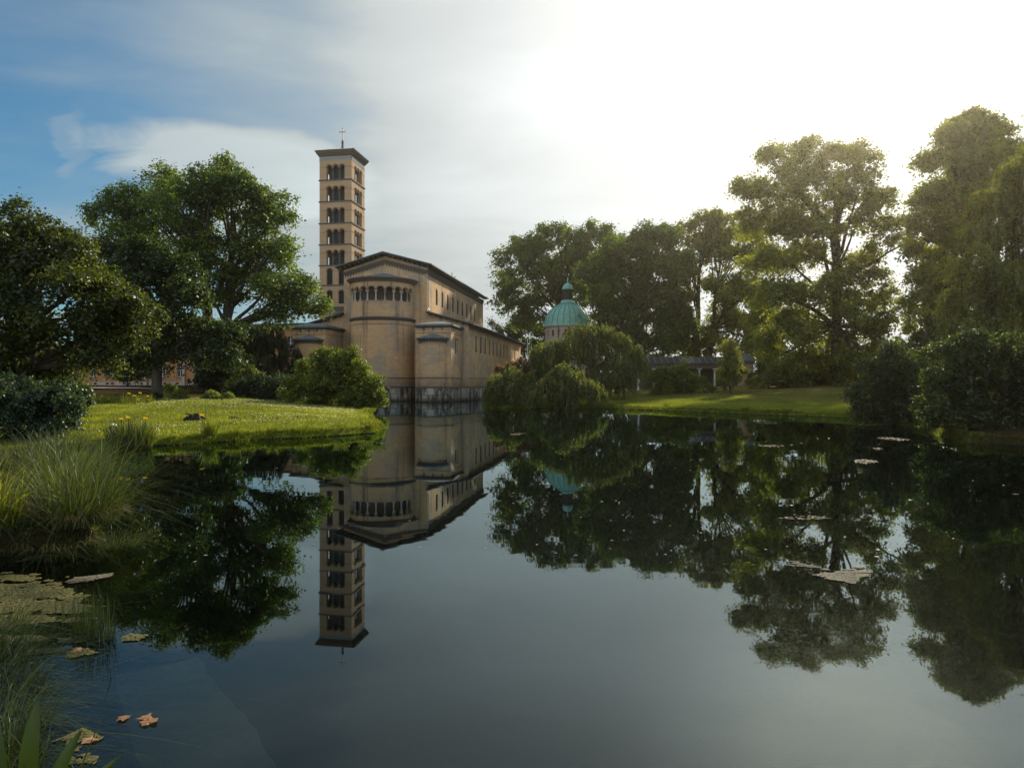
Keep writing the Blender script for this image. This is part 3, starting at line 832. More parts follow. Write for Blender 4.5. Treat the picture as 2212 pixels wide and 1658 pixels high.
# tile noses on the eaves: dentils
dm = MB(); dm.box(-0.05, 0.05, -0.09, 0.09, -0.09, 0.05); dme = dm.mesh('dentil'); dme.materials.append(M['brick'])
tn = MB(); tn.lathe([(0.001, -0.1), (0.05, -0.1), (0.05, 0.22)], 8); tme = tn.mesh('tile_nose'); tme.materials.append(M['lead'])
for i in range(58):
    th = PI + PI * (i + 0.5) / 58
    link('dentil', dme, None, church, loc=((AR + 0.13) * math.cos(th), -STILT + (AR + 0.13) * math.sin(th), 16.80), rot=(0, 0, th + PI / 2))
half_ring('string_course', 'trim', [(0.0, 11.22), (0.06, 11.24), (0.08, 11.36), (0.24, 11.42), (0.28, 11.60), (0.20, 11.68), (0.0, 11.74)])
half_ring('string_course', 'brick', [(0.0, 10.66), (0.035, 10.67), (0.035, 10.74), (0.0, 10.75)])
half_ring('string_course', 'brick', [(0.0, 3.14), (0.07, 3.15), (0.07, 3.26), (0.0, 3.30)])
half_ring('gallery_sill', 'wall', [(0.0, 13.85), (0.05, 13.86), (0.05, 13.95), (-0.36, 13.956)])

# --- side chapels with their small apses
def chapel(s):
    u0, u1 = (6.5, 11.45); v = -5.9; H = 10.25
    mb = MB()
    def Pf(a, d, z): return (a, v + d, z)
    lo, hi = (u0, u1) if s > 0 else (-u1, -u0)
    arch_wall(mb, Pf, lo, hi, -0.5, H, [])
    tw = [dict(c=[2.55, 3.45], r=0.36, zs=6.6, zp=8.3)] if s > 0 else []
    arch_wall(mb, lambda a, d, z: (hi - d, v + a, z), 0, -v - 0.003, -0.5, H, tw, t=0.12)
    arch_wall(mb, lambda a, d, z: (lo + d, -0.003 - a, z), 0, -v - 0.003, -0.5, H, [])
    part(mb, 'chapel_wall', 'wall')
    if s > 0:
        me = arch_pane(1.6, 1.5); me.materials.append(M['glass'])
        pn = MB(); pn.quad((hi - 0.10, v + 2.1, 6.6), (hi - 0.10, v + 3.9, 6.6), (hi - 0.10, v + 3.9, 8.75), (hi - 0.10, v + 2.1, 8.75)); part(pn, 'window', 'glass')
        c1 = column_mesh(1.70, 0.07); c1.materials.append(M['marble']); link('column', c1, None, church, loc=(hi - 0.03, v + 3.0, 6.6), rot=(0, 0, PI / 2))
        rg = arch_ring(0.37, 0.45, 0.04); rg.materials.append(M['wall'])
        for cc in (2.55, 3.45): link('arch_moulding', rg, None, church, loc=(hi, v + cc, 8.3), rot=(0, 0, PI / 2))
    # roof: low hipped metal roof
    o = 0.36
    a0, a1, b0, b1 = lo - (o if s < 0 else 0.0), hi + (o if s > 0 else o), v - o, -0.01
    if s > 0: a0 = lo - 0.12
    rb = MB(); z0, z1 = H + 0.02, H + 0.22
    rb.box(a0, a1, b0, b1, z0, z1)
    rx0, rx1 = a0 + 1.9, a1 - 1.9; ry = b0 + 2.2; zt = H + 0.75
    vs = [(a0 + .02, b0 + .02, z1 + .003), (a1 - .02, b0 + .02, z1 + .003), (a1 - .02, b1, z1 + .003), (a0 + .02, b1, z1 + .003), (rx0, ry, zt), (rx1, ry, zt), (rx1, b1, zt), (rx0, b1, zt)]
    rb.add(vs, [(0, 1, 5, 4), (1, 2, 6, 5), (4, 5, 6, 7), (3, 0, 4, 7)])
    part(rb, 'chapel_roof', 'lead')
    gb = MB(); gb.box(a0 - 0.05, a1 + 0.05, b0 - 0.05, b1, z0 - 0.10, z0 - 0.003); gb.box(lo - 0.06 if s < 0 else lo, hi + 0.10, v - 0.10, b1 - .01, z0 - 0.26, z0 - 0.103); part(gb, 'cornice', 'trim')
    sb = MB(); sb.box(lo, hi + 0.035, v - 0.035, -0.05, 9.25, 9.31); part(sb, 'string_course', 'brick')
    sb = MB(); sb.box(lo - 0.0, hi + 0.06, v - 0.06, -0.05, 3.15, 3.27); part(sb, 'string_course', 'brick')
    bk = MB(); bk.box(-0.06, 0.06, -0.28, 0, -0.14, 0.0); bk.box(-0.05, 0.05, -0.14, 0, -0.30, -0.14); bme = bk.mesh('bracket'); bme.materials.append(M['trim'])
    mid = (lo + hi) / 2
    for k in (-1, 0, 1): link('bracket', bme, None, church, loc=(mid + k * 1.25, v - 0.003, z0 - 0.28))
    # small apse
    r = 1.86; pm = MB(); Pp, LL = apseP(r, mid, v, 0.0)
    arch_wall(pm, Pp, 0, LL, -0.5, 8.35, [], da=0.3)
    part(pm, 'small_apse_wall', 'wall')
    half_ring('cornice', 'trim', [(0.0, 8.0), (0.05, 8.02), (0.08, 8.18), (0.22, 8.24), (0.26, 8.40), (0, 8.42)], r, mid, v, 0.0, 24)
    half_cone('small_apse_roof', r + 0.40, mid, v, 0.0, 8.58, 9.22, 'lead', 20)
    for k in range(14):
        th = PI + PI * (k + 0.5) / 14
        link('dentil', dme, None, church, loc=(mid + (r + 0.06) * math.cos(th), v + (r + 0.06) * math.sin(th), 7.93), rot=(0, 0, th + PI / 2))
    half_ring('string_course', 'brick', [(0.0, 3.14), (0.06, 3.15), (0.06, 3.26), (0.0, 3.30)], r, mid, v, 0.0, 20)
chapel(1); chapel(-1)

# --- stone plinth blocks, each a part, laid along the foot of the walls
blk = []
for k in range(6):
    b_ = MB(); w, h = 1.3, 0.92
    j = lambda: random.uniform(-0.012, 0.012)
    x0, x1, z0, z1, y0 = -w / 2 + 0.015, w / 2 - 0.015, 0.012, h - 0.012, -0.12 + random.uniform(-0.02, 0.02)
    c = 0.025
    b_.add([(x0, 0.02, z0), (x1, 0.02, z0), (x1, 0.02, z1), (x0, 0.02, z1), (x0 + c + j(), y0, z0 + c), (x1 - c + j(), y0, z0 + c), (x1 - c, y0 + j(), z1 - c), (x0 + c, y0 + j(), z1 - c)],
           [(4, 5, 6, 7), (0, 1, 5, 4), (1, 2, 6, 5), (2, 3, 7, 6), (3, 0, 4, 7)])
    me_ = b_.mesh('stone_block')
    me_.materials.append(M['block'])
    blk.append(me_)


def plinth_run(Pq, a0, a1):
    n = max(1, round((a1 - a0) / 1.3)); st = (a1 - a0) / n
    for row in range(2):
        off = 0.0 if row % 2 == 0 else st / 2
        for i in range(n + (1 if off else 0)):
            a = a0 + st * (i + 0.5) - off; wsc = 1.0
            if off and i == 0: a = a0 + st * 0.25; wsc = 0.5
            if off and i == n: a = a1 - st * 0.25; wsc = 0.5
            p = Vector(Pq(a, 0, row * 0.935 + 0.0)); q = Vector(Pq(a + 0.05, 0, 0)); p0 = Vector(Pq(a - 0.05, 0, 0))
            d = q - p0; ang = math.atan2(d.y, d.x)
            link('stone_block', random.choice(blk), None, church, loc=p, rot=(0, 0, ang), scale=(st / 1.3 * wsc, 1, 1.01))


plinth_run(P, STILT + PI * AR * 0.30, LT)
lo, hi, v = 6.5, 11.45, -5.9
Ps, LL = apseP(1.86, 8.975, v, 0.0)
plinth_run(lambda a, d, z: (a, v, z), lo, 8.975 - 1.86)
plinth_run(Ps, 0, LL)
plinth_run(lambda a, d, z: (a, v, z), 8.975 + 1.86, hi)
plinth_run(lambda a, d, z: (hi, v + a, z), 0, 5.9)
plinth_run(lambda a, d, z: (hi + a, 0, z), 0, AW - hi)
plinth_run(lambda a, d, z: (AW, a, z), 0, 14.0)
# coping on top of the plinth
half_ring('plinth_coping', 'trim', [(0.0, 1.86), (0.16, 1.87), (0.17, 1.93), (0.0, 2.08)])
half_ring('plinth_coping', 'trim', [(0.0, 1.86), (0.16, 1.87), (0.17, 1.93), (0.0, 2.08)], 1.86, 8.975, v, 0.0, 24)
cb = MB()
for (x0, x1, y0, y1) in ((lo, 8.975 - 1.9, v - 0.16, v - 0.002), (8.975 + 1.9, hi + 0.16, v - 0.16, v - 0.002), (hi + 0.002, hi + 0.16, v, -0.16), (hi + 0.165, AW + 0.16, -0.158, -0.002), (AW + 0.002, AW + 0.16, 0.0, 30)):
    cb.box(x0, x1, y0, y1, 1.87, 1.97)
part(cb, 'plinth_coping', 'trim')
# downpipes
dp = MB(); dp.tube([(NW - 0.25, -0.08, 18.4), (NW + 0.10, 0.12, 18.2), (NW + 0.10, 0.12, 13.4), (NW + 0.28, -0.2, 13.0), (NW + 0.6, -0.55, 12.8)], 0.065, 8); part(dp, 'downpipe', 'zinc')
dp = MB(); dp.tube([(AW + 0.08, 40, 10.8), (AW + 0.08, 40, 2.0)], 0.07, 6); part(dp, 'downpipe', 'zinc')
# cross at the far gable
cr = MB(); zr = RIDGE + 0.30
cr.box(-0.14, 0.14, NL - 0.14, NL + 0.14, zr, zr + 0.8); cr.box(-0.07, 0.07, NL - 0.07, NL + 0.07, zr + 0.803, zr + 3.3); cr.box(-0.75, 0.75, NL - 0.06, NL + 0.06, zr + 2.3, zr + 2.45)
part(cr, 'gable_cross', 'iron')
hb = MB(); hb.box(-6.3, 6.3, NL + 0.05, AL, 0, 11.5); part(hb, 'narthex_wall', 'wall')

# ------------------------------------------------------------------ bell tower
TU, TV, TS = -13.0, 18.5, 6.0
tc_ = Vector((OX, OY, 0)) + Matrix.Rotation(-ALPHA, 3, 'Z') @ Vector((TU - TS / 2, TV + TS / 2, 0))
tower = empty('bell_tower', (tc_.x, tc_.y, 0), -ALPHA)
tag(tower, 'tall square ochre bell tower with arched storeys and a cross', 'bell tower')
H = TS / 2
levels = [16.0, 19.9, 23.4, 27.07, 30.83, 34.67, 38.47, 41.85]


def sideP(k):
    c, s = [(1, 0), (0, 1), (-1, 0), (0, -1)][k]
    def P(a, d, z):          # a 0..TS left to right seen from outside, facing -y for k=0
        x, y = a - H, -H + d
        return (x * c - y * s, x * s + y * c, z)
    return P


mb = MB(); base = MB()
for k in range(4):
    P = sideP(k)
    arch_wall(base, P, 0, TS, 0, 16.0, [])
    for i, z in enumerate(levels[:-1]):
        z1 = levels[i + 1]
        if i < 2:
            gs = [dict(c=[TS * 0.315], r=0.55, zs=z + 0.55 if i == 0 else z + 0.05, zp=z + 2.35), dict(c=[TS * 0.685], r=0.55, zs=z + 0.55 if i == 0 else z + 0.05, zp=z + 2.35)]
        else:
            gs = [dict(c=[H - 1.21, H, H + 1.21], r=0.485, zs=z + 0.03, zp=z + 2.15)]
        arch_wall(mb, P, 0, TS, z, z1, gs, t=0.75, inner=True)
part(mb, 'tower_wall', 'tower', tower); part(base, 'tower_base', 'tower', tower)


def ring(name, mat, z0, z1, out_, parent=tower, half=H):
    b = MB(); e = half + out_; i_ = half + 0.002
    b.box(-e, e, -e, -i_, z0, z1); b.box(-e, e, i_, e, z0, z1); b.box(-e, -i_, -i_, i_, z0, z1); b.box(i_, e, -i_, i_, z0, z1)
    return part(b, name, mat, parent)


for z in levels[:-1]:
    ring('string_course', 'trim', z - 0.16, z + 0.02, 0.15)
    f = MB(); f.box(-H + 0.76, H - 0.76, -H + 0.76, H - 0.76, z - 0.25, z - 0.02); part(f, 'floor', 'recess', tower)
    f = MB()
for z in levels[2:-1]:
    # thin impost line round the tower, broken by the arches
    b = MB()
    for k in range(4):
        P = sideP(k)
        for (a0, a1) in ((0, H - 1.74), (H + 1.74, TS)):
            pts = [P(a0, -0.03, z + 2.10), P(a1, -0.03, z + 2.10), P(a1, -0.03, z + 2.17), P(a0, -0.03, z + 2.17)]
            ptb = [P(a0, 0.0, z + 2.10), P(a1, 0.0, z + 2.10), P(a1, 0.0, z + 2.17), P(a0, 0.0, z + 2.17)]
            b.add(pts + ptb, [(0, 1, 2, 3), (0, 4, 5, 1), (3, 2, 6, 7), (0, 3, 7, 4), (1, 5, 6, 2)])
    part(b, 'impost_band', 'brick', tower)
tcol = column_mesh(2.12, 0.14); tcol.materials.append(M['trim'])
for z in levels[2:-1]:
    core = MB(); core.box(-1.62, 1.30, -2.05, 2.05, z + 0.02, z + 3.3); part(core, 'bell_frame', 'shutter', tower)  # solid dark box added to keep daylight out of the arches
ring3 = arch_ring(0.56, 0.63, 0.04); ring3.materials.append(M['brick'])
ring2 = arch_ring(0.62, 0.72, 0.05); ring2.materials.append(M['brick'])
lou = MB()
for q in range(16): lou.add([(-0.55, 0.0, q * 0.15), (0.55, 0.0, q * 0.15), (0.55, 0.09, q * 0.15 + 0.12), (-0.55, 0.09, q * 0.15 + 0.12)], [(0, 1, 2, 3)])
lme = lou.mesh('louvre'); lme.materials.append(M['shutter'])
bkp = MB(); bkp.quad((-0.56, 0.12, 0), (0.56, 0.12, 0), (0.56, 0.12, 2.9), (-0.56, 0.12, 2.9)); bkm = bkp.mesh('shutter_board'); bkm.materials.append(M['shutter'])
for k in range(4):
    P = sideP(k); rz = k * PI / 2
    for z in levels[2:-1]:
        for c in (H - 0.605, H + 0.605):
            link('column', tcol, None, tower, loc=P(c, 0.37, z + 0.03), rot=(0, 0, rz))
        for c in (H - 1.21, H, H + 1.21):
            link('arch_moulding', ring3, None, tower, loc=P(c, 0.0, z + 2.15), rot=(0, 0, rz))
    for i, z in enumerate(levels[:2]):
        for c in (TS * 0.315, TS * 0.685):
            link('arch_moulding', ring2, None, tower, loc=P(c, 0.0, z + 2.35), rot=(0, 0, rz))
            s_ = link('shutter', bkm, None, tower, loc=P(c, 0.25, z + (0.5 if i == 0 else 0.0)), rot=(0, 0, rz))
            link('louvre', lme, None, s_, loc=(0, 0.0, 0.05))
    # medallion
    md = MB(); md.lathe([(0.001, -0.05), (0.14, -0.05), (0.14, -0.09), (0.26, -0.09), (0.30, 0.0)], 16)
    mdm = md.mesh('medallion'); mdm.materials.append(M['stone'])
    link('medallion', mdm, None, tower, loc=P(H, 0, 19.25), rot=(PI / 2, 0, rz))
    # two friezes
    for (z0, z1, mm) in ((14.55, 15.45, 'darkfill'), (41.85, 42.50, 'darkfill')):
        fr = MB(); b4 = [P(0.0, -0.02, z0), P(TS, -0.02, z0), P(TS, -0.02, z1), P(0.0, -0.02, z1)]; fr.quad(*b4); part(fr, 'frieze_panel', mm, tower)
    # crossed bands on the top frieze
    xb = MB(); n = 10; st = TS / n
    def bar(a0, z0, a1, z1, w=0.055):
        xb.add([P(a0 - w, -0.045, z0), P(a0 + w, -0.045, z0), P(a1 + w, -0.045, z1), P(a1 - w, -0.045, z1)], [(0, 1, 2, 3)])
    dmd = []
    for q in range(n):
        for (aa, bb) in ((0, 1), (1, 0)):
            x = MB(); a0, a1 = (q + aa) * st, (q + bb) * st; w = 0.075
            a0 = min(max(a0, w), TS - w); a1 = min(max(a1, w), TS - w)
            dep = -0.05 if aa == 0 else -0.056
            A = [(a0 - w, 41.93), (a0 + w, 41.93), (a1 + w, 42.42), (a1 - w, 42.42)]
            x.add([P(a, dep, z) for a, z in A] + [P(a, -0.021, z) for a, z in A], [(0, 1, 2, 3), (0, 4, 5, 1), (1, 5, 6, 2), (2, 6, 7, 3), (3, 7, 4, 0)])
            part(x, 'frieze_bar', 'frieze', tower)
    for (za, zb) in ((41.86, 41.93), (42.42, 42.50)):
        x = MB(); A = [P(0, -0.06, za), P(TS, -0.06, za), P(TS, -0.06, zb), P(0, -0.06, zb)]; B = [P(0, 0, za), P(TS, 0, za), P(TS, 0, zb), P(0, 0, zb)]
        x.add(A + B, [(0, 1, 2, 3), (0, 4, 5, 1), (3, 2, 6, 7)]); part(x, 'frieze_border', 'frieze', tower)
    # lower frieze: alternating discs and lozenges
    for q in range(8):
        a = (q + 0.5) * TS / 8; x = MB()
        if q % 2 == 0:
            x.lathe([(0.10, -0.03), (0.10, -0.07), (0.24, -0.07), (0.26, -0.0)], 14)
            xm = x.mesh('frieze_disc'); nme = 'frieze_disc'
        else:
            x.lathe([(0.001, -0.07), (0.30, -0.07), (0.30, 0.0)], 4); xm = x.mesh('frieze_lozenge'); nme = 'frieze_lozenge'
        xm.materials.append(M['marble']); link(nme, xm, None, tower, loc=P(a, -0.02, 15.0), rot=(PI / 2, 0, rz))
ring('string_course', 'trim', 15.46, 15.80, 0.12)
# stepped brick cornice and roof
zc = 42.52
for q, (h_, o_) in enumerate(((0.16, 0.06), (0.18, 0.20), (0.16, 0.28), (0.20, 0.44), (0.18, 0.52))):
    ring('cornice', 'brick' if q % 2 == 0 else 'trim', zc, zc + h_ - 0.003, o_); zc += h_
dt = MB(); dt.box(-0.07, 0.07, -0.13, 0.0, 0, 0.17); dtm = dt.mesh('dentil'); dtm.materials.append(M['brick'])
for k in range(4):
    P = sideP(k)
    for q in range(22):
        a = (q + 0.5) * TS / 22
        link('dentil', dtm, None, tower, loc=P(a, -0.062, 42.69), rot=(0, 0, k * PI / 2))
        if q % 2 == 0: link('dentil', dtm, None, tower, loc=P(a, -0.285, 43.02), rot=(0, 0, k * PI / 2))
rf = MB(); e = H + 0.64; z0 = zc
rf.box(-e, e, -e, e, z0, z0 + 0.12)
rf.add([(-e, -e, z0 + 0.123), (e, -e, z0 + 0.123), (e, e, z0 + 0.123), (-e, e, z0 + 0.123), (0, 0, z0 + 1.45)], [(0, 1, 4), (1, 2, 4), (2, 3, 4), (3, 0, 4)])
part(rf, 'roof', 'slate', tower)
tl = MB()
for k in range(4):
    P = sideP(k)
    for q in range(26):
        a = -0.60 + (q + 0.5) * (TS + 1.2) / 26
        t_ = min(a + 0.64, TS + 0.64 - a) / (H + 0.64)
        p0 = Vector(P(a, -0.66, z0 + 0.17)); p1 = Vector(P(a, -0.64 + t_ * (H + 0.64), z0 + 0.17 + t_ * 1.30))
        tl.tube([p0, p1], 0.07, 5)
o = part(tl, 'roof_tiles', 'lead', tower); o['kind'] = 'stuff'
cr = MB(); zb = z0 + 1.2
cr.lathe([(0.30, zb), (0.30, zb + 0.35), (0.20, zb + 0.5), (0.17, zb + 1.35), (0.28, zb + 1.45), (0.12, zb + 1.6), (0.14, zb + 1.75), (0.05, zb + 1.9)], 10)
part(cr, 'finial', 'trim', tower)
cr = MB(); zb += 1.85
cr.box(-0.05, 0.05, -0.05, 0.05, zb, zb + 2.15); cr.box(-0.55, 0.55, -0.04, 0.04, zb + 1.42, zb + 1.52)
cr.lathe([(0.10, zb + 1.40), (0.17, zb + 1.47), (0.10, zb + 1.54)], 10)
for (x, z) in ((-0.55, 1.47), (0.55, 1.47), (0, 2.12)):
    cr.box(x - 0.09, x + 0.09, -0.055, 0.055, zb + z - 0.09, zb + z + 0.09)
part(cr, 'cross', 'iron', tower)

# ------------------------------------------------------------------ long two-storey house behind the trees on the left
def house():
    h = empty('parish_house', (-35.2, 112.2, 0), -ALPHA)
    tag(h, 'long two-storey orange house behind the trees left of the church', 'house')
    L0, Z0, ZT = -42.0, 1.6, 12.0
    mb = MB()
    cs = [-1.35 - 3.35 * i for i in range(12)][::-1]
    P = lambda a, d, z: (a, d, z)
    arch_wall(mb, P, L0, 0, Z0, 3.1, [])
    arch_wall(mb, P, L0, 0, 3.1, 7.0, [dict(c=[c], r=0.55, zs=3.55, zp=5.4) for c in cs], t=0.25)
    arch_wall(mb, P, L0, 0, 7.0, ZT, [dict(c=[c], r=0.55, zs=8.1, zp=9.75) for c in cs], t=0.25)
    mb.quad((0, 0, Z0), (0, 10, Z0), (0, 10, ZT), (0, 0, ZT)); mb.quad((L0, 10, Z0), (L0, 0, Z0), (L0, 0, ZT), (L0, 10, ZT)); mb.quad((0, 10, Z0), (L0, 10, Z0), (L0, 10, ZT), (0, 10, ZT))
    mb.build('wall', M['house'], h)
    for (zs, hh) in ((3.55, 1.85), (8.1, 1.65)):
        me = arch_pane(1.1, hh); me.materials.append(M['glass'])
        fb = MB(); fb.box(-0.045, 0.045, -0.04, 0, 0, hh + 0.45); fb.box(-0.5, 0.5, -0.04, 0, hh * 0.62, hh * 0.62 + 0.07)
        fb.box(-0.55, -0.48, -0.04, 0, 0, hh); fb.box(0.48, 0.55, -0.04, 0, 0, hh); fb.box(-0.55, 0.55, -0.05, 0, 0, 0.08)
        fme = fb.mesh('window_frame'); fme.materials.append(M['white'])
        sb = MB(); sb.box(-0.72, 0.72, -0.14, 0.0, -0.12, 0.0); sme = sb.mesh('window_sill'); sme.materials.append(M['trim'])
        for c in cs:
            w_ = link('window', me, None, h, loc=(c, 0.2, zs)); link('window_frame', fme, None, w_, loc=(0, -0.003, 0)); link('window_sill', sme, None, w_, loc=(0, -0.2, -0.005))
    pm = MB(); pm.box(-0.60, 0.60, -0.03, 0.0, 0, 0.85); pme = pm.mesh('apron_panel'); pme.materials.append(M['recess'])
    for c in cs: link('apron_panel', pme, None, h, loc=(c, -0.003, 7.1))
    b = MB(); b.box(L0, 0.03, -0.10, -0.002, 6.85, 7.02); b.build('string_course', M['brick'], h)
    b = MB(); b.box(L0, 0.03, -0.08, -0.002, 11.2, 11.32); b.build('string_course', M['brick'], h)
    b = MB(); b.box(L0, 0.03, -0.07, -0.002, Z0, 2.75); b.build('plinth', M['drum'], h)
    g = MB(); g.box(-0.28, 0.28, -0.09, 0, 0, 0.36); gm = g.mesh('cellar_window'); gm.materials.append(M['shutter'])
    for c in cs:
        link('cellar_window', gm, None, h, loc=(c - 0.45, -0.003, 2.30)); link('cellar_window', gm, None, h, loc=(c + 0.55, -0.003, 2.30))
    r = MB(); r.box(L0 - 0.5, 0.3, -0.6, 10.5, ZT, ZT + 0.22)
    r.add([(L0 - 0.5, -0.6, ZT + .223), (0.3, -0.6, ZT + .223), (0.3, 10.5, ZT + .223), (L0 - 0.5, 10.5, ZT + .223), (L0 + 4, 5, ZT + 0.9), (-0.3, 5, ZT + 0.9)], [(0, 1, 5, 4), (1, 2, 5), (2, 3, 4, 5), (3, 0, 4)])
    r.build('roof', M['slate'], h)
    for x in (-20.6, -27.8):
        p = MB(); p.box(x - 0.22, x + 0.22, -0.30, -0.11, 2.9, 6.8); p.box(x - 0.34, x + 0.34, -0.42, -0.11, 1.9, 2.9); p.build('pilaster', M['drum'], h)
    p = MB(); p.tube([(-14.9, -0.12, 11.8), (-14.9, -0.12, 2.0)], 0.07, 6); p.build('downpipe', M['white'], h)
house()

# ------------------------------------------------------------------ domed mausoleum
def mausoleum():
    cx, cy = 10.2, 125.0
    m = empty('domed_mausoleum', (cx, cy, 0)); tag(m, 'domed chapel with green copper dome rising behind the weeping tree', 'chapel')
    RB = 4.3
    prof = [(RB + 0.12, 12.85), (RB + 0.12, 12.98)] + [(RB * math.cos(a), 12.98 + 4.25 * math.sin(a)) for a in [PI / 2 * i / 14 for i in range(0, 12)]]
    rt = prof[-1][0]
    prof += [(1.25, 17.45), (1.05, 17.7)]
    b = MB(); b.lathe(prof, 48); b.build('dome', M['copper'], m, True)
    # seam ribs, each running up the dome
    rb = MB(); pts = [((RB + 0.03) * math.cos(a), 0, 12.98 + 4.28 * math.sin(a)) for a in [PI / 2 * i / 14 for i in range(0, 12)]]
    rb.tube(pts, 0.055, 5); rme = rb.mesh('rib'); rme.materials.append(M['copper_dark'])
    for k in range(24): link('rib', rme, None, m, rot=(0, 0, 2 * PI * k / 24))
    kn = MB(); kn.box(-0.10, 0.10, -0.10, 0.10, 0, 0.14); kme = kn.mesh('seam_knob'); kme.materials.append(M['copper_dark'])
    for k in range(24): link('seam_knob', kme, None, m, loc=(1.72 * math.cos(2 * PI * k / 24), 1.72 * math.sin(2 * PI * k / 24), 16.88))
    b = MB(); b.lathe([(1.62, 16.95), (1.70, 17.02), (1.60, 17.08)], 24); b.build('dome_collar', M['copper_dark'], m)
    b = MB(); b.box(1.4, 1.95, -3.75, -3.1, 14.1, 14.75); b.build('roof_hatch', M['copper_dark'], m)
    b = MB(); b.lathe([(1.05, 17.7), (1.15, 17.75), (1.10, 17.85), (0.80, 17.9), (0.80, 19.65)], 24); b.build('lantern_base', M['shutter'], m)
    pm = MB(); pm.box(-0.05, 0.05, -0.05, 0.05, 0, 1.75); pme = pm.mesh('lantern_post'); pme.materials.append(M['slate'])
    for k in range(12): link('lantern_post', pme, None, m, loc=(0.88 * math.cos(2 * PI * k / 12), 0.88 * math.sin(2 * PI * k / 12), 17.88), rot=(0, 0, 2 * PI * k / 12))
    prof = [(0.80, 19.62), (1.02, 19.68), (1.02, 19.78)] + [(0.98 * math.cos(a), 19.8 + 1.05 * math.sin(a)) for a in [PI / 2 * i / 8 for i in range(0, 8)]] + [(0.12, 20.92), (0.09, 21.1), (0.17, 21.25), (0.20, 21.35), (0.08, 21.5), (0.15, 21.7), (0.02, 22.0)]
    b = MB(); b.lathe(prof, 24); b.build('lantern_cap', M['copper'], m, True)
    # drum with arched windows and niches
    RD = 4.12; mb = MB()
    def P(a, d, z):
        th = a / RD
        return ((RD - d) * math.cos(th), (RD - d) * math.sin(th), z)
    n = 20; pt = 2 * PI * RD / n
    arch_wall(mb, P, 0, 2 * PI * RD, 9.0, 12.6, [dict(c=[pt * (i + 0.5)], r=0.27, zs=11.0, zp=11.85) for i in range(n)], t=0.28, da=0.4)
    mb.build('drum', M['drum'], m)
    ib = MB(); ib.lathe([(RD - 0.25, 9.0), (RD - 0.25, 12.6)], 40); ib.build('drum_core', M['drum'], m)
    pn = arch_pane(0.54, 0.85); pn.materials.append(M['shutter'])
    for i in range(0, n, 2):
        th = pt * (i + 0.5) / RD; link('window', pn, None, m, loc=((RD - 0.2) * math.cos(th), (RD - 0.2) * math.sin(th), 11.0), rot=(0, 0, th + PI / 2))
    rg = arch_ring(0.29, 0.38, 0.05); rg.materials.append(M['frieze'])
    for i in range(n):
        th = pt * (i + 0.5) / RD; link('arch_moulding', rg, None, m, loc=(RD * math.cos(th), RD * math.sin(th), 11.85), rot=(0, 0, th + PI / 2))
    b = MB(); b.lathe([(RD, 12.58), (RD + 0.16, 12.62), (RD + 0.18, 12.72), (RD + 0.30, 12.75), (RD + 0.30, 12.848), (RD - 0.1, 12.849)], 48); b.build('cornice', M['drum'], m)
    b = MB(); b.box(-5.2, 5.2, -5.2, 5.2, 1.5, 9.0); b.build('chapel_base', M['drum'], m)
    b = MB(); b.lathe([(7.6, 9.003), (4.3, 10.2)], 4, a0=PI / 4, a1=PI / 4 + 2 * PI); b.build('base_roof', M['lead'], m)
    th = math.radians(-118); b = MB(); b.tube([((RD + 0.1) * math.cos(th), (RD + 0.1) * math.sin(th), 12.7), ((RD + 0.1) * math.cos(th), (RD + 0.1) * math.sin(th), 9.2)], 0.09, 6); b.build('downpipe', M['trim'], m)
mausoleum()

# ladder on a rooftop behind the church
def ladder():
    p = W(1143, 768, 118)
    o = empty('ladder', (p[0], p[1], 1.9)); tag(o, 'white ladder standing upright between the church and the weeping tree', 'ladder')
    for s in (-1, 1):
        b = MB(); b.box(s * 0.35 - 0.04, s * 0.35 + 0.04, -0.04, 0.04, 0, 8.3 if s < 0 else 7.2); b.build('rail', M['white'], o)
    r = MB(); r.box(-0.31, 0.31, -0.025, 0.025, -0.02, 0.02); rm = r.mesh('rung'); rm.materials.append(M['white'])
    for k in range(20): link('rung', rm, None, o, loc=(0, 0, 0.35 + 0.35 * k))
ladder()

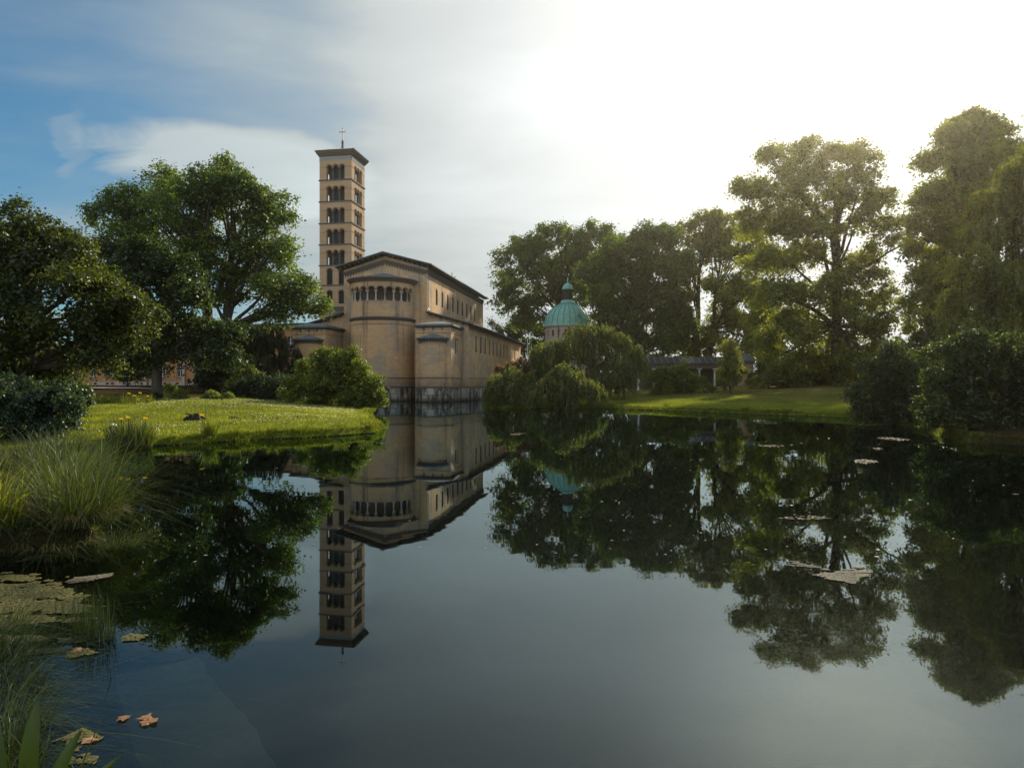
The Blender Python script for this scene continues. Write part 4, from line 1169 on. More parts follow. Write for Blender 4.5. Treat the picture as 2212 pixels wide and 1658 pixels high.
# ------------------------------------------------------------------ colonnade on the right
def colonnade():
    x0, y0 = W(1396, 0, 104)[:2]; x1, y1 = W(1606, 0, 103)[:2]
    ang = math.atan2(y1 - y0, x1 - x0); Lg = math.hypot(x1 - x0, y1 - y0)
    o = empty('colonnade', (x0, y0, 0), ang); tag(o, 'low colonnade with dark lead roof and pale columns behind shrubs', 'colonnade')
    zb, ze = 1.5, 4.75
    r = MB(); r.prism([(-0.7, ze + 0.75), (2.2, ze + 1.85), (5.1, ze + 0.75), (5.1, ze + 0.62), (-0.7, ze + 0.62)][::-1], lambda p: (-2.0, p[0], p[1]), lambda p: (Lg, p[0], p[1])); r.build('roof', M['slate'], o)
    s = MB(); s.prism([(-0.68, 0.0), (2.18, 1.085), (2.18, 1.125), (-0.68, 0.04)][::-1], lambda p: (-0.04, p[0], p[1]), lambda p: (0.04, p[0], p[1])); sm = s.mesh('roof_seam'); sm.materials.append(M['lead'])
    for k in range(18): link('roof_seam', sm, None, o, loc=(-1.5 + k * 0.95, 0, ze + 0.77))
    b = MB(); b.box(-2.0, Lg, -0.25, 0.25, ze, ze + 0.615); b.build('architrave', M['slate_wall'], o)
    cm = column_mesh(ze - zb, 0.17); cm.materials.append(M['marble'])
    for k in range(8): link('column', cm, None, o, loc=(-1.2 + k * 2.28, 0, zb))
    b = MB(); b.box(-2.0, Lg, 3.9, 4.2, zb - 0.5, ze + 0.6); b.build('back_wall', M['slate_wall'], o)
    b = MB(); b.box(-2.0, Lg, -0.6, 4.5, zb - 1.2, zb - 0.003); b.build('floor', M['stone'], o)
    # end pavilion: brick pier with a gabled cap
    p = W(1613, 0, 101)
    t = empty('brick_pier', (p[0], p[1], 0), ang); tag(t, 'brick end pier with stone gabled cap beside the dark conical tree', 'pier')
    b = MB(); b.box(-0.75, 0.75, -0.5, 2.5, 0.8, 5.3); b.build('pier_wall', M['tower'], t)
    b = MB(); b.box(-0.95, 0.95, -0.7, 2.7, 5.303, 5.8); b.build('cap_band', M['trim'], t)
    b = MB(); b.prism([(-1.0, 5.803), (1.0, 5.803), (1.0, 5.95), (0.55, 6.5), (0, 6.75), (-0.55, 6.5), (-1.0, 5.95)], lambda q: (q[0], 2.8, q[1]), lambda q: (q[0], -0.8, q[1])); b.build('gabled_cap', M['lead'], t)
    b = MB(); b.box(0.30, 0.62, -0.56, -0.503, 1.5, 4.9); b.build('corner_strip', M['stone'], t)
colonnade()

# ------------------------------------------------------------------ foliage
def leaf_mesh(name, C, size, nrm_bias, tint, narrow=0.55, axis=None, jitter=0.35, r=None):
    """C (n,3) leaf centres; each a bent pair of triangles sharing a rib"""
    r = r or rng
    n = len(C)
    nv = r.normal(size=(n, 3)) * 0.75 + nrm_bias
    nv /= np.linalg.norm(nv, axis=1, keepdims=True) + 1e-9
    if axis is None:
        a = r.normal(size=(n, 3))
    else:
        a = axis + r.normal(size=(n, 3)) * 0.25
    a -= nv * (a * nv).sum(1, keepdims=True); a /= np.linalg.norm(a, axis=1, keepdims=True) + 1e-9
    b = np.cross(nv, a)
    s = size * (1 + r.uniform(-jitter, jitter, (n, 1)))
    up = nv * s * 0.12
    v0 = C - a * s * 0.5; v1 = C + b * s * narrow * 0.5 + up; v2 = C + a * s * 0.5; v3 = C - b * s * narrow * 0.5 + up
    co = np.stack([v0, v1, v2, v3], 1).reshape(-1, 3)
    q = np.arange(n * 4).reshape(-1, 4)
    me = mesh_np(name, co, q)
    at = me.attributes.new('tint', 'FLOAT', 'POINT')
    at.data.foreach_set('value', np.repeat(np.clip(tint, 0, 1), 4).astype(np.float32))
    return me


def make_crown(blobs, n, size, style='tree', seed=0, clump=None, airy=1.0, narrow=0.6):
    """blobs: array of cx,cy,cz,rx,ry,rz"""
    r = np.random.default_rng(seed)
    B = np.array(blobs, float)
    area = (B[:, 3] * B[:, 5] + B[:, 3] * B[:, 4]); area /= area.sum()
    per = 26 if style != 'weep' else 30
    nc = max(6, int(n / per))
    # boughs: smaller lobes set round each main mass, so the outline is broken and lit in lumps
    ns = 7
    sd = r.normal(size=(len(B) * ns, 3)); sd[:, 2] = sd[:, 2] * 0.8 + 0.25; sd /= np.linalg.norm(sd, axis=1, keepdims=True)
    pb = np.repeat(B, ns, 0); sr = r.uniform(0.26, 0.52, (len(pb), 1)) * airy
    S = np.concatenate([pb[:, :3] + sd * pb[:, 3:6] * r.uniform(0.55, 1.0, (len(pb), 1)), pb[:, 3:6] * sr], 1)
    sa = np.repeat(area, ns) * (sr[:, 0] ** 1.6); sa /= sa.sum()
    bi = r.choice(len(B), nc, p=area); si = r.choice(len(S), nc, p=sa)
    d = r.normal(size=(nc, 3)); d /= np.linalg.norm(d, axis=1, keepdims=True)
    d[:, 2] = np.where((d[:, 2] < -0.2) & (r.random(nc) < 0.6), -d[:, 2], d[:, 2])
    rad = r.uniform(0.25, 1.0, nc) ** 0.45
    own = r.random(nc) < (0.30 if style != 'weep' else 0.55)
    CC = np.where(own[:, None], B[bi, :3] + d * rad[:, None] * B[bi, 3:6] * 0.9, S[si, :3] + d * rad[:, None] * S[si, 3:6] * np.array([1.1, 1.1, 0.85]))
    cs = clump or float(np.median(B[:, 3])) * 0.30
    csz = cs * r.uniform(0.30, 1.0, nc)
    k = per
    idx = np.repeat(np.arange(nc), k)
    off = r.normal(size=(nc * k, 3))
    off *= 0.55
    out = d[idx]
    if style == 'weep':
        t = r.random(nc * k) ** 0.8
        L = csz[idx] * 2.4
        hor = d[idx].copy(); hor[:, 2] = 0
        C = CC[idx] + off * (csz[idx] * 0.32)[:, None] + hor * (t * csz[idx] * 0.7)[:, None]
        C[:, 2] -= t ** 1.5 * L
        ax = np.zeros((nc * k, 3)); ax[:, 2] = -1; ax += hor * 0.4
        bias = out * 0.9 + np.array([0, 0, 0.25])
        tint = r.uniform(0, 0.6, nc)[idx] + r.normal(size=nc * k) * 0.15 + 0.25 * (1 - t)
        return C, bias, tint, ax
    flat = np.array([1.05, 1.05, 0.72]) if style == 'tree' else np.array([1, 1, 0.8])
    C = CC[idx] + off * csz[idx][:, None] * flat
    C[:, 2] -= (off[:, 0] ** 2 + off[:, 1] ** 2) * csz[idx] * 0.35
    bias = out * 0.55 + np.array([0, 0, 0.75]) + off * 0.5
    lt = r.uniform(0.0, 0.35, len(S))[si] * ~own
    tint = (lt + r.uniform(0.05, 0.45, nc))[idx] + r.normal(size=nc * k) * 0.16 + 0.05
    return C, bias, tint, None


def limb(mb, p0, p1, r0, r1, seed, sag=0.0, n=7, sides=6):
    r = random.Random(seed)
    p0, p1 = Vector(p0), Vector(p1); L = (p1 - p0).length
    c1 = p0 + (p1 - p0) * 0.35 + Vector((r.uniform(-1, 1), r.uniform(-1, 1), r.uniform(0.2, 1.4))) * L * 0.10
    c2 = p0 + (p1 - p0) * 0.72 + Vector((r.uniform(-1, 1), r.uniform(-1, 1), r.uniform(-0.2, 1.2))) * L * 0.09
    pts, rad = [], []
    for i in range(n + 1):
        t = i / n
        p = p0 * (1 - t) ** 3 + c1 * 3 * t * (1 - t) ** 2 + c2 * 3 * t * t * (1 - t) + p1 * t ** 3
        if 0 < i < n: p += Vector((r.uniform(-1, 1), r.uniform(-1, 1), r.uniform(-1, 1))) * L * 0.012
        pts.append(p); rad.append(r0 * (1 - t) ** 0.8 + r1)
    mb.tube(pts, rad, sides)
    return pts


def plant(name, label, cat, px, d, blobs_px, n, leaf, mat, seed, style='tree', trunk=0.3, group=None, fork=None, bark='bark', narrow=0.6, deep=1.25,
          clump=None, limbs=14, bx=None, trunks=None, blossom=0, blossom_mat='blossom', copy_z=None, lean=0.0, spread=0.55):
    r = random.Random(seed); nr = np.random.default_rng(seed)
    x, y = W(px, 0, d)[:2]; z = max(gz(x, y), 0.0) - 0.1
    root = empty(name, (x, y, z)); tag(root, label, cat, group)
    bl = []
    for b in blobs_px:
        bxp, byp, pr = b[:3]; dd = b[3] if len(b) > 3 else r.uniform(-spread, spread) * pr / K * d * 1.3
        D = d + dd; c = W(bxp, byp, D); rr = pr / K * D
        bl.append((c[0] - x, c[1] - y, c[2] - z, rr, rr * deep, rr))
    C, bias, tint, ax = make_crown(bl, n, leaf, style, seed, clump)
    C[:, 2] = np.maximum(C[:, 2], 0.15 - z * 0.5 if z < 0 else 0.10)
    me = leaf_mesh('crown', C, leaf, bias, tint, narrow, ax, r=nr)
    link('crown', me, M[mat], root)
    tm = MB()
    top = max(b[2] for b in bl); low = min(b[2] - b[5] for b in bl)
    if trunk:
        stems = trunks or [0.0]
        order = sorted(bl, key=lambda b: b[2])
        for si, sx in enumerate(stems):
            fz = fork if fork is not None else max(low + 0.6, top * 0.28)
            tx = sx + r.uniform(-.2, .2); cxm = np.mean([b[0] for b in bl]) * 0.4
            p0 = (sx * 0.5, 0, -0.3); p1 = (tx + lean * fz, r.uniform(-.3, .3), fz); p2 = (tx + cxm + lean * top * .5, 0, top * 0.86)
            k = trunk * (1.0 if si == 0 else 0.8)
            base_pts = [Vector(p0), Vector((p0[0] * .8 + p1[0] * .2, 0, 0.5)), Vector(p1).lerp(Vector(p0), 0.4), Vector(p1)]
            tm.tube(base_pts, [k * 1.7, k * 1.12, k * 0.98, k * 0.9], 10)
            main = limb(tm, p1, p2, k * 0.85, k * 0.10, seed + si, n=9, sides=8)
            pool = bl if len(stems) == 1 else [b for b in bl if (b[0] - tx) * (1 if sx >= 0 else -1) > -2] or bl
            for q in range(limbs):
                b = pool[(q * 7 + si) % len(pool)]
                tgt = Vector((b[0] + r.uniform(-.4, .4) * b[3], b[1] + r.uniform(-.5, .5) * b[4], b[2] + r.uniform(-.3, .5) * b[5]))
                t = min(0.95, max(0.0, (tgt.z * 0.62 - fz) / max(0.1, (top * 0.86 - fz)) + r.uniform(-.05, .05)))
                st = main[int(t * (len(main) - 1))]
                rb = k * (0.42 - 0.25 * t)
                lp = limb(tm, st, tgt, rb, 0.02 + rb * 0.06, seed * 31 + q, n=6, sides=5)
                for q2 in range(3):
                    s2 = lp[2 + q2]; b2 = Vector((r.uniform(-1, 1), r.uniform(-1, 1), r.uniform(-.2, 1))) * b[3] * 0.9
                    limb(tm, s2, s2 + b2, rb * 0.35, 0.015, seed * 77 + q * 5 + q2, n=4, sides=4)
        link('trunk', tm.mesh('trunk', True), M[bark], root)
    if blossom:
        sel = nr.choice(len(C), blossom); 
        sel = sel[bias[sel, 2] > 0.2]
        P0 = C[sel]; P0 = np.repeat(P0, 6, 0) + nr.normal(size=(len(sel) * 6, 3)) * leaf * 0.45
        bm_ = leaf_mesh('blossom', P0, leaf * 0.6, np.tile([0, 0, 1.0], (len(P0), 1)), nr.random(len(P0)), 0.9, r=nr)
        o = link('blossom', bm_, M[blossom_mat], root); o['kind'] = 'stuff'
    return root


# left side
plant('spreading_tree', 'dark olive broad tree at the far left edge with drooping right bough', 'tree', 60, 33,
      [(10, 500, 62), (95, 500, 48), (-60, 530, 85), (160, 555, 52), (60, 585, 95), (205, 610, 55), (130, 670, 95), (255, 665, 55), (305, 680, 42), (245, 720, 52), (0, 700, 110), (-80, 640, 100), (175, 750, 60),
       (60, 780, 90), (-60, 790, 100), (225, 780, 38), (120, 820, 60), (10, 850, 70)], 95000, 0.18, 'olive', 11, trunk=0.38, limbs=16, clump=0.55)
plant('plane_tree', 'tallest plane tree left of the bell tower with sky showing through its limbs', 'tree', 462, 76,
      [(245, 470, 45), (290, 440, 50), (340, 410, 48), (395, 440, 60), (450, 395, 48), (490, 385, 40), (520, 420, 50), (580, 440, 40), (600, 480, 38), (550, 500, 60), (450, 480, 70), (350, 500, 65), (270, 520, 50),
       (480, 560, 60), (400, 570, 55), (580, 560, 48), (610, 540, 28), (540, 600, 50), (600, 620, 50), (650, 625, 40), (675, 655, 32), (620, 665, 38), (500, 640, 26), (570, 680, 24), (440, 640, 34)], 80000, 0.34, 'plane', 12,
      trunk=0.62, fork=7.0, bark='pale_bark', limbs=22, trunks=[-0.9, 1.4], clump=1.15, spread=1.0)
plant('chestnut_tree', 'dense dark chestnut with a straight trunk in front of the plane tree', 'tree', 337, 60,
      [(210, 690, 34), (235, 780, 26), (300, 775, 28), (380, 765, 28), (450, 775, 26), (470, 750, 30), (500, 785, 22), (290, 590, 40), (380, 620, 44), (500, 760, 22), (250, 555, 44), (300, 545, 42), (350, 565, 45), (400, 590, 40), (260, 620, 52), (330, 630, 60), (400, 650, 48), (430, 640, 26), (250, 690, 50), (320, 710, 62), (400, 720, 52), (450, 715, 34), (275, 755, 46), (350, 765, 42), (420, 765, 36), (230, 740, 30), (495, 715, 26)],
      75000, 0.27, 'oak', 13, trunk=0.42, fork=3.2, limbs=14, clump=0.75)
plant('hanging_willow', 'dark drooping willow shading the orange house windows', 'tree', 545, 92,
      [(500, 720, 32), (470, 760, 30), (530, 770, 40), (580, 720, 34), (625, 760, 22), (550, 735, 38), (590, 750, 34), (510, 755, 36), (560, 790, 40), (610, 790, 28), (530, 715, 26), (490, 800, 36)], 36000, 0.34, 'shade', 14, style='weep', trunk=0.3, narrow=0.3)
plant('dark_shrub', 'black-green shrub mass under the hanging willow', 'shrub', 490, 74, [(445, 800, 22), (462, 780, 24), (450, 825, 22), (500, 820, 26), (440, 830, 24), (520, 790, 34), (580, 820, 26), (480, 830, 26), (460, 815, 26), (500, 800, 36), (540, 815, 32), (470, 790, 22), (560, 800, 26)], 20000, 0.28, 'shade', 15, style='bush', trunk=0.12)
plant('yew_shrub', 'round dark yew shrub against the left end of the orange house', 'shrub', 275, 100, [(262, 800, 20), (285, 790, 24), (305, 808, 20), (275, 815, 24)], 8000, 0.24, 'shade', 16, style='bush', trunk=0.12)
plant('flowering_bush', 'big yellow-green bush overhanging the water beside the apse', 'bush', 735, 58,
      [(640, 830, 26), (620, 860, 22), (690, 870, 30), (750, 870, 34), (800, 875, 24), (825, 865, 14), (735, 800, 44), (775, 800, 26), (800, 830, 26), (705, 760, 12), (665, 800, 24), (700, 785, 30), (740, 775, 26), (690, 830, 42), (745, 815, 46), (790, 835, 32), (655, 850, 30), (720, 860, 42), (780, 865, 30), (812, 848, 18), (765, 752, 9), (760, 770, 14), (690, 765, 12)], 64000, 0.17, 'bright', 17, style='bush', trunk=0.14, clump=0.42)
plant('grey_bush', 'low bluish-green bush left of the yellow-green bush', 'bush', 570, 62, [(520, 838, 20), (560, 825, 22), (600, 822, 22), (630, 835, 22), (505, 862, 18), (535, 830, 18), (640, 838, 22), (580, 862, 24), (650, 870, 20), (520, 850, 22), (550, 842, 26), (590, 840, 28), (625, 850, 28), (600, 865, 24), (545, 865, 20)], 30000, 0.16, 'blue', 18, style='bush', trunk=0.1, clump=0.4)
plant('elder_shrub', 'light-green elder shrub poking above the bluish bush', 'shrub', 540, 66, [(520, 815, 16), (545, 805, 14), (510, 830, 16), (560, 820, 14)], 5500, 0.20, 'lime', 19, style='bush', trunk=0.08, clump=0.5)
for i, (px, py, rr, m_, lab, d_) in enumerate([(390, 853, 14, 'warm', 'yellowing fern clump behind the larger compost heap', 55), (370, 838, 8, 'warm', 'small yellow fern sprig nearest the chestnut trunk', 57), (455, 855, 13, 'bright', 'feathery green fern right of the yellowing fern', 55),
                                    (490, 856, 11, 'bright', 'bright green young shrub at the foot of the bluish bush', 55), (335, 858, 13, 'oak', 'dark green clump between the iris bed and yellowing fern', 55)]):
    plant('fern_clump', lab, 'fern', px, d_, [(px, py, rr), (px + rr * 0.6, py + rr * .5, rr * .7), (px - rr * .7, py + rr * .4, rr * .7)], 2600, 0.16, m_, 20 + i, style='bush', trunk=0.04, limbs=5, clump=0.28, narrow=0.4)
plant('dogwood_shrub', 'dark dogwood with cream flower tips at the left edge above the sedge', 'shrub', 60, 24,
      [(20, 850, 50), (75, 870, 45), (120, 865, 34), (0, 900, 60), (60, 920, 48), (115, 910, 34), (150, 880, 26), (-50, 880, 70), (20, 960, 40)], 34000, 0.11, 'blue', 27, style='bush', trunk=0.06, blossom=55, clump=0.26)
plant('bank_shrub', 'low dark shrub between the dogwood and the lawn', 'shrub', 160, 30, [(140, 845, 30), (175, 860, 22), (160, 885, 26), (110, 850, 30)], 9000, 0.13, 'oak', 28, style='bush', trunk=0.05, clump=0.3)

# centre and right
plant('airy_plane_tree', 'airy tree with see-through crown directly behind the green dome', 'tree', 1222, 142,
      [(1160, 560, 36), (1250, 545, 36), (1300, 560, 30), (1210, 610, 36), (1290, 620, 34), (1105, 640, 26), (1080, 560, 24), (1110, 545, 30), (1140, 530, 30), (1175, 530, 34), (1200, 505, 26), (1235, 520, 30), (1265, 495, 22), (1290, 510, 26), (1310, 520, 22), (1090, 610, 30), (1130, 600, 38), (1175, 590, 40), (1225, 580, 40), (1275, 570, 40),
       (1085, 655, 24), (1115, 665, 28), (1150, 660, 30), (1190, 640, 32), (1250, 640, 36), (1130, 700, 26), (1180, 700, 26)], 50000, 0.54, 'plane', 31, trunk=0.6, fork=9, bark='bark', limbs=24, clump=1.6, spread=1.0)
plant('round_plane_tree', 'full leafy tree right of the green dome behind the colonnade', 'tree', 1370, 114,
      [(1268, 590, 26), (1310, 665, 32), (1310, 600, 40), (1380, 650, 50), (1330, 740, 36), (1470, 690, 34), (1455, 600, 34), (1380, 560, 40), (1280, 590, 36), (1320, 560, 40), (1360, 530, 38), (1400, 520, 36), (1440, 510, 34), (1310, 640, 40), (1350, 610, 55), (1410, 590, 52), (1440, 640, 42), (1330, 690, 50), (1400, 690, 55), (1450, 720, 46), (1360, 740, 42), (1420, 755, 40), (1315, 700, 32), (1460, 570, 34)],
      90000, 0.44, 'plane', 32, trunk=0.55, fork=5, limbs=16, clump=1.2)
plant('forked_plane_tree', 'twin-trunked tree with bright sky between its stems behind the colonnade', 'tree', 1512, 118,
      [(1620, 520, 30), (1640, 560, 34), (1540, 520, 34), (1630, 620, 36), (1650, 680, 36), (1450, 560, 30), (1455, 640, 30), (1640, 750, 34), (1450, 740, 34), (1500, 760, 30), (1555, 650, 20), (1480, 500, 30), (1520, 480, 32), (1560, 490, 34), (1600, 500, 30), (1500, 545, 40), (1550, 550, 40), (1595, 560, 36), (1480, 590, 30), (1570, 620, 40), (1600, 640, 34), (1480, 640, 22), (1530, 610, 20), (1560, 690, 38), (1610, 700, 40), (1490, 730, 34), (1540, 745, 36), (1470, 690, 24), (1595, 755, 34)],
      66000, 0.46, 'warm', 33, trunk=0.5, fork=9.5, bark='bark', limbs=16, trunks=[-0.9, 2.0], clump=1.2, spread=1.0)
plant('great_maple_tree', 'giant backlit tree with dark trunk right of the colonnade', 'tree', 1806, 86,
      [(1808, 435, 34), (1785, 395, 30), (1830, 385, 28), (1600, 400, 22), (1615, 470, 26), (1635, 640, 36, 16), (1650, 735, 36, 20), (1665, 790, 30, 20), (1700, 800, 44), (1790, 800, 46), (1850, 800, 46), (1910, 800, 40), (1900, 700, 34), (1930, 760, 30), (1830, 680, 40), (1800, 620, 40), (1830, 570, 34), (1915, 640, 26), (1950, 520, 20), (1730, 500, 46), (1800, 500, 26), (1665, 350, 34), (1710, 335, 38), (1755, 340, 40), (1800, 345, 34), (1845, 335, 34), (1870, 365, 34), (1640, 420, 38), (1695, 410, 48), (1755, 415, 46), (1860, 420, 36), (1900, 440, 32), (1925, 480, 26), (1650, 490, 42), (1710, 490, 44), (1860, 480, 34), (1905, 520, 34), (1780, 470, 26),
       (1660, 570, 48), (1720, 570, 46), (1870, 570, 34), (1770, 540, 22), (1680, 650, 55), (1745, 660, 50), (1855, 650, 44), (1900, 600, 24), (1700, 730, 60), (1780, 740, 60), (1860, 730, 46), (1650, 700, 36, 16), (1750, 790, 42), (1830, 790, 42), (1890, 770, 30), (1680, 780, 36)],
      130000, 0.36, 'warm', 34, trunk=0.66, fork=7.5, limbs=26, clump=1.15, spread=1.1)
plant('tall_ash_tree', 'tall ragged-topped tree near the right edge behind the drooping tree', 'tree', 2085, 76,
      [(2135, 260, 18), (2100, 262, 20), (2060, 275, 20), (2160, 290, 22), (2000, 340, 20), (2060, 400, 34), (2000, 440, 30), (2085, 330, 30), (1975, 550, 26), (2040, 560, 44), (2090, 500, 40), (2060, 620, 40), (2190, 380, 34), (2020, 720, 36), (2060, 740, 40), (2050, 300, 30), (2085, 285, 32), (2120, 300, 30), (2150, 330, 32), (2185, 330, 26), (2020, 350, 28), (2070, 350, 38), (2120, 370, 40), (2015, 420, 34), (2060, 430, 44), (2110, 450, 40), (2000, 490, 38), (2050, 510, 44), (1985, 600, 28), (2030, 600, 40), (1990, 650, 30), (1975, 690, 24), (2040, 680, 40), (2230, 320, 30)],
      75000, 0.38, 'warm', 35, trunk=0.5, fork=9, limbs=18, clump=1.1, spread=0.9)
plant('drooping_tree', 'near light-green drooping tree filling the right edge', 'tree', 2200, 50,
      [(2200, 370, 42), (2240, 350, 50), (2160, 430, 42), (2215, 440, 60), (2130, 500, 40), (2190, 530, 70), (2110, 570, 42), (2150, 610, 62), (2220, 630, 80), (2090, 650, 44), (2080, 700, 38), (2140, 710, 66), (2220, 740, 80), (2060, 760, 40), (2130, 790, 50), (2300, 500, 90), (2300, 700, 100)],
      100000, 0.24, 'lime', 36, style='weep', trunk=0.4, limbs=14, clump=0.8, narrow=0.55)
plant('dark_waterside_bush', 'rounded dark green bush at the right end of the lawn by the water', 'bush', 1930, 40,
      [(1880, 800, 28), (1920, 785, 34), (1965, 790, 38), (1870, 850, 34), (1915, 840, 44), (1960, 850, 46), (1880, 890, 32), (1930, 900, 38), (1975, 900, 40), (2010, 860, 40)], 34000, 0.16, 'oak', 37, style='bush', trunk=0.1, clump=0.42)
plant('mock_orange_bush', 'sprawling bush with yellow-lit tips along the right edge over the water', 'bush', 2120, 31,
      [(2040, 770, 36), (2090, 745, 36), (2150, 760, 44), (2205, 780, 46), (2040, 830, 44), (2100, 820, 56), (2170, 840, 60), (2230, 850, 60), (2030, 890, 40), (2085, 900, 50), (2150, 915, 52), (2215, 920, 50), (2280, 860, 80), (2060, 940, 26)],
      80000, 0.13, 'oak', 38, style='bush', trunk=0.08, clump=0.34, blossom=700, blossom_mat='tips')
plant('background_shrub', 'tall dark shrub behind the waterside bush under the bright sky gap', 'shrub', 1990, 56, [(1960, 770, 34), (2000, 745, 36), (2040, 720, 38), (1990, 800, 40), (2060, 770, 50)], 16000, 0.22, 'olive', 39, style='bush', trunk=0.12, clump=0.55)
plant('conical_tree', 'narrow conical tree standing before the end of the colonnade', 'tree', 1577, 77,
      [(1577, 742, 11), (1575, 758, 16), (1580, 772, 20), (1574, 790, 24), (1582, 806, 25), (1572, 822, 24)], 15000, 0.17, 'lime', 40, style='bush', trunk=0.1, clump=0.42)
plant('hazel_bush', 'broad yellow-green bush in front of the colonnade columns', 'bush', 1465, 80, [(1405, 815, 18), (1435, 812, 24), (1470, 806, 24), (1500, 826, 20), (1440, 838, 22), (1480, 840, 22), (1530, 842, 14), (1405, 840, 16), (1458, 800, 12)], 20000, 0.20, 'bright', 41, style='bush', trunk=0.1, clump=0.45)
plant('lilac_bush', 'dark green bush row right of the brick pier under the giant tree', 'bush', 1695, 88, [(1650, 822, 16), (1690, 825, 18), (1730, 826, 16), (1770, 828, 14), (1625, 815, 12), (1640, 812, 16), (1670, 795, 22), (1705, 780, 18), (1705, 808, 22), (1745, 815, 20), (1640, 795, 12), (1780, 822, 14)], 13000, 0.20, 'oak', 42, style='bush', trunk=0.1, clump=0.45)
plant('hedge_shrub', 'low light-green shrubs edging the right lawn beside the brick pier', 'shrub', 1660, 84, [(1622, 828, 12), (1645, 820, 16), (1675, 815, 18), (1690, 795, 14), (1705, 822, 16), (1735, 828, 12)], 9000, 0.18, 'lime', 50, style='bush', trunk=0.08, clump=0.4)
plant('understorey_shrub', 'black-green understorey below the giant tree beyond the right lawn', 'shrub', 1850, 96, [(1690, 815, 22), (1730, 812, 24), (1780, 805, 30), (1830, 800, 32), (1880, 795, 34), (1930, 795, 34), (1980, 790, 36)], 26000, 0.34, 'shade', 49, style='bush', trunk=0.1, clump=0.8)
plant('weeping_pear_tree', 'large weeping silver-green tree in front of the green dome', 'tree', 1290, 75,
      [(1160, 775, 22), (1150, 795, 20), (1175, 805, 26), (1245, 716, 18), (1275, 712, 20), (1310, 716, 20), (1340, 735, 20), (1165, 757, 20), (1195, 752, 24), (1235, 740, 26), (1275, 732, 26), (1315, 735, 26), (1345, 752, 26), (1372, 765, 22), (1385, 790, 16), (1180, 780, 30), (1230, 770, 36), (1290, 770, 40), (1340, 790, 36), (1220, 810, 30), (1290, 820, 36), (1345, 825, 30), (1260, 845, 26)],
      64000, 0.25, 'willow', 43, style='weep', trunk=0.3, clump=0.62, narrow=0.32)
plant('waterside_willow', 'low weeping willow bush trailing in the water left of its twin', 'bush', 1100, 69,
      [(1075, 825, 24), (1110, 812, 24), (1140, 825, 24), (1065, 850, 22), (1100, 845, 28), (1140, 855, 26), (1080, 868, 16)], 20000, 0.22, 'willow', 44, style='weep', trunk=0.12, clump=0.5, narrow=0.32)
plant('waterside_willow', 'rounded weeping willow bush at the water in front of the large weeping tree', 'bush', 1220, 66,
      [(1215, 798, 18), (1200, 820, 28), (1240, 818, 28), (1180, 842, 28), (1225, 845, 34), (1270, 840, 28), (1290, 855, 20), (1155, 862, 18), (1215, 865, 22)], 26000, 0.21, 'willow', 45, style='weep', trunk=0.12, clump=0.5, narrow=0.32)
plant('copper_bush', 'copper-brown leaved bush between the church and the willow bushes', 'bush', 1115, 73, [(1078, 797, 11), (1105, 795, 14), (1125, 785, 13), (1145, 800, 13), (1120, 808, 16), (1095, 812, 13)], 5200, 0.24, 'copperleaf', 46, style='bush', trunk=0.08, clump=0.5)
plant('gap_tree', 'dark distant tree between the church roof end and the dome', 'tree', 1135, 158, [(1085, 715, 14), (1110, 715, 20), (1145, 710, 24), (1165, 725, 22), (1120, 740, 24), (1150, 760, 24), (1065, 700, 10)], 9000, 0.46, 'oak', 47, trunk=0.3, clump=1.3)

# far-off wood closing the park behind everything
def far_wood():
    r = np.random.default_rng(99); bl = []
    for i in range(110):
        x = -170 + i * 3.6 + r.uniform(-1.5, 1.5); y = 178 + r.uniform(-10, 22); h = r.uniform(7, 12.5)
        for k in range(3): bl.append((x + r.uniform(-2, 2), y, 2 + h * (0.25 + 0.3 * k), 4.2, 4.2, h * 0.26))
        bl.append((x, y - 6, 3.2, 4.0, 3.0, 1.6)); bl.append((x + 2, y - 8, 2.2, 4.0, 3.0, 1.2))
    C, bias, tint, ax = make_crown(bl, 90000, 1.0, 'tree', 98, 2.0)
    me = leaf_mesh('far_wood', C, 0.95, bias, tint, 0.7, r=r)
    o = link('far_wood', me, M['shade']); tag(o, 'far-off dark belt of woodland closing the park behind the trees', 'woodland', kind='stuff')
far_wood()

